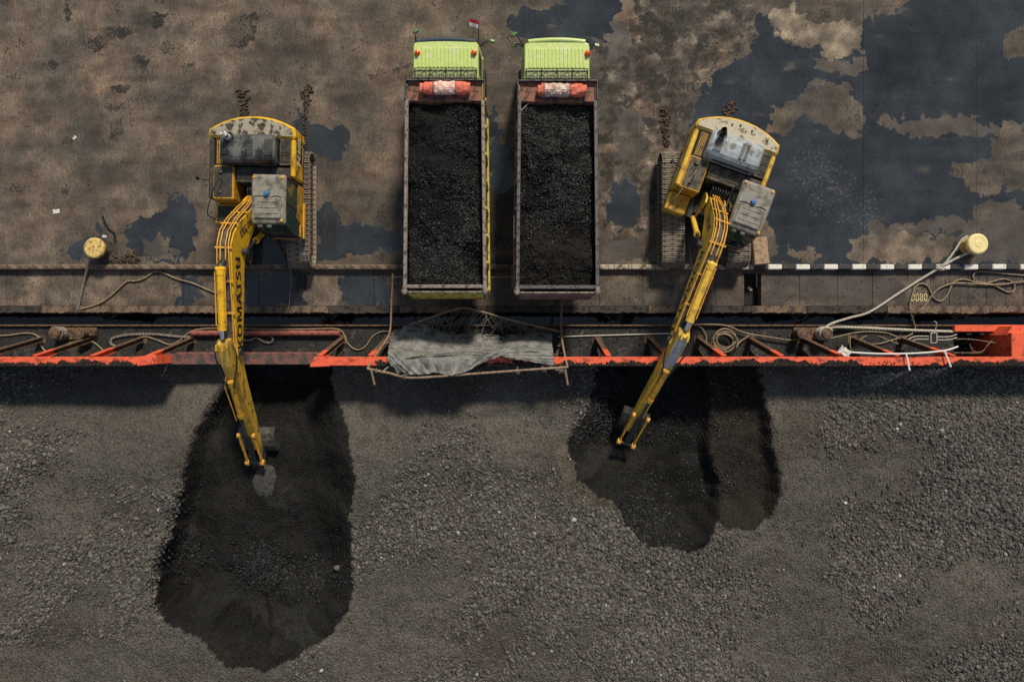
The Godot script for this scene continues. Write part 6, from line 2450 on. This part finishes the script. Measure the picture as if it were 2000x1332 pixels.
func _ready() -> void:
	# camera
	var cam := Camera3D.new()
	cam.name = "camera"
	cam.fov = rad_to_deg(2.0 * atan(666.0 / LENS))
	cam.position = Vector3(0, EYE, 0)
	cam.rotation = Vector3(-PI / 2, 0, 0)
	cam.far = 600.0
	add_child(cam)
	cam.current = true
	# sky, sun, exposure
	var env := Environment.new()
	env.background_mode = Environment.BG_SKY
	var sky := Sky.new()
	var sm := ProceduralSkyMaterial.new()
	sm.sky_top_color = Color(0.50, 0.56, 0.64)
	sm.sky_horizon_color = Color(0.72, 0.74, 0.76)
	sm.sky_curve = 0.2
	sm.ground_horizon_color = Color(0.45, 0.45, 0.45)
	sm.ground_bottom_color = Color(0.2, 0.2, 0.2)
	sm.sky_energy_multiplier = 0.8
	sky.sky_material = sm
	env.sky = sky
	env.tonemap_mode = Environment.TONE_MAPPER_LINEAR
	env.tonemap_exposure = 1.32
	env.sdfgi_enabled = true
	env.ssao_enabled = true
	env.ssil_enabled = true
	var we := WorldEnvironment.new()
	we.environment = env
	add_child(we)
	var sun := DirectionalLight3D.new()
	sun.name = "sun"
	sun.light_energy = 0.92
	sun.light_color = Color(1.0, 0.95, 0.87)
	sun.light_angular_distance = 9.0
	sun.shadow_enabled = true
	add_child(sun)
	sun.look_at_from_position(Vector3.ZERO, Vector3(-0.35, -1.0, 1.05), Vector3.UP)
	make_materials()
	M.spray = plain(Color(1, 1, 1, 0.6), 0.1)
	M.spray.transparency = BaseMaterial3D.TRANSPARENCY_ALPHA
	M.spray.vertex_color_use_as_albedo = true
	# structure
	build_dock()
	build_fenders()
	build_barge()
	build_coal()
	# machines
	excavator(Vector3(-8.16, 0, -4.4), -0.02, {"label": "deep yellow excavator with grimy dark hood reaching into the left pit", "yellow": M.yellow_deep, "top": M.top_dusty, "hood": M.hood_grey, "vents": [-0.72, 0.02, 0.62], "exhaust": M.plastic_white, "side_text": "PC200", "deck": M.grime, "tank": M.yellow_worn, "left": M.grime, "lid": M.grime, "rail": M.black, "cab": M.yellow_worn, "pillar": M.grime, "roof": M.cab_roof_a, "pipe": M.pipe_yellow, "number": "EXC 06", "tip": Vector2(7.85, 1.12), "arm": M.yellow_worn_light, "plate": M.yellow_pale, "bucket": M.bucket, "bucket_half": 0.56})
	excavator(Vector3(6.43, 0, -4.4), -0.345, {"label": "pale yellow excavator with blue grey hood turned towards the right pit", "yellow": M.yellow_pale, "top": M.top_clean, "hood": M.hood_blue, "vents": [-0.62, 0.22], "exhaust": M.black, "side_text": "", "deck": M.grime_brown, "tank": M.yellow_worn, "left": M.yellow_pale, "lid": M.yellow_worn, "rail": M.rail, "cab": M.grime_brown, "pillar": M.cab_roof_b, "roof": M.cab_roof_b, "pipe": M.pipe_yellow, "number": "EXC.05", "tip": Vector2(7.7, 1.3), "arm": M.yellow_pale, "plate": M.hood_blue, "bucket": M.black, "bucket_half": 0.42})
	truck(Vector3(-2.02, 0, -4.6), {"label": "left lime green dump truck with dark visor, two orange beacons and a small flag", "visor_dark": true, "beacons": [-0.86, 0.86], "mirrors": [[-0.97, 2.2, -5.02, 0.7], [-0.9, 2.0, -4.82, 0.3], [1.42, 2.2, -4.72, -0.3]], "flag": true, "wall": [M.rail_dark, M.bed_yellow], "rail_warm": true, "lower": M.bed_yellow, "braces": [], "gate": M.bed_yellow, "panels": []})
	truck(Vector3(1.37, 0, -4.58), {"label": "right lime green dump truck with green visor and one orange beacon", "visor_dark": false, "beacons": [0.93], "mirrors": [[-1.32, 2.2, -4.94, 0.7], [-1.3, 2.0, -4.7, 0.3], [1.27, 2.2, -4.6, -0.3]], "flag": false, "wall": [M.bed_pink, M.rail_dark], "rail_warm": false, "lower": M.bed_pink, "braces": [-1.0], "gate": M.bed_pink, "panels": [[-1.30, 2.3, 0.35, 0.7, M.panel_blue], [-1.31, 2.3, 1.1, 0.7, M.plastic_white], [-1.32, 2.3, 1.9, 0.8, M.panel_orange], [-1.32, 2.3, 2.55, 0.35, M.panel_green], [-1.29, 2.3, -0.2, 0.3, M.panel_green]]})
	coal_load(Vector3(-2.02, 0, -4.6), "black coal heaped in the left truck bed, fine in front and coarse behind", 600, Color(0.017, 0.017, 0.0172), func(x, z): return clampf(0.3 + 0.35 * z + absf(x) * 0.2, 0.12, 0.95))
	coal_load(Vector3(1.37, 0, -4.58), "black coal heaped in the right truck bed, coarse in front and fine brown behind", 700, Color(0.030, 0.025, 0.021), func(x, z): return clampf(0.7 - 0.32 * z, 0.1, 0.95))
	tarp_roll(Vector3(-2.0, 2.83, -7.56), "orange rolled tarpaulin wrapped in pale plastic on the left truck", M.tarp_wrap, 1.5, 9, [0.27, 0.71])
	tarp_roll(Vector3(1.5, 2.83, -7.5), "orange rolled tarpaulin with torn grey plastic on the right truck", M.tarp_wrap_grey, 1.45, 19, [0.12, 0.66])
	# small things
	build_bollards()
	build_spill_sheet()
	build_lines()
	build_mud()
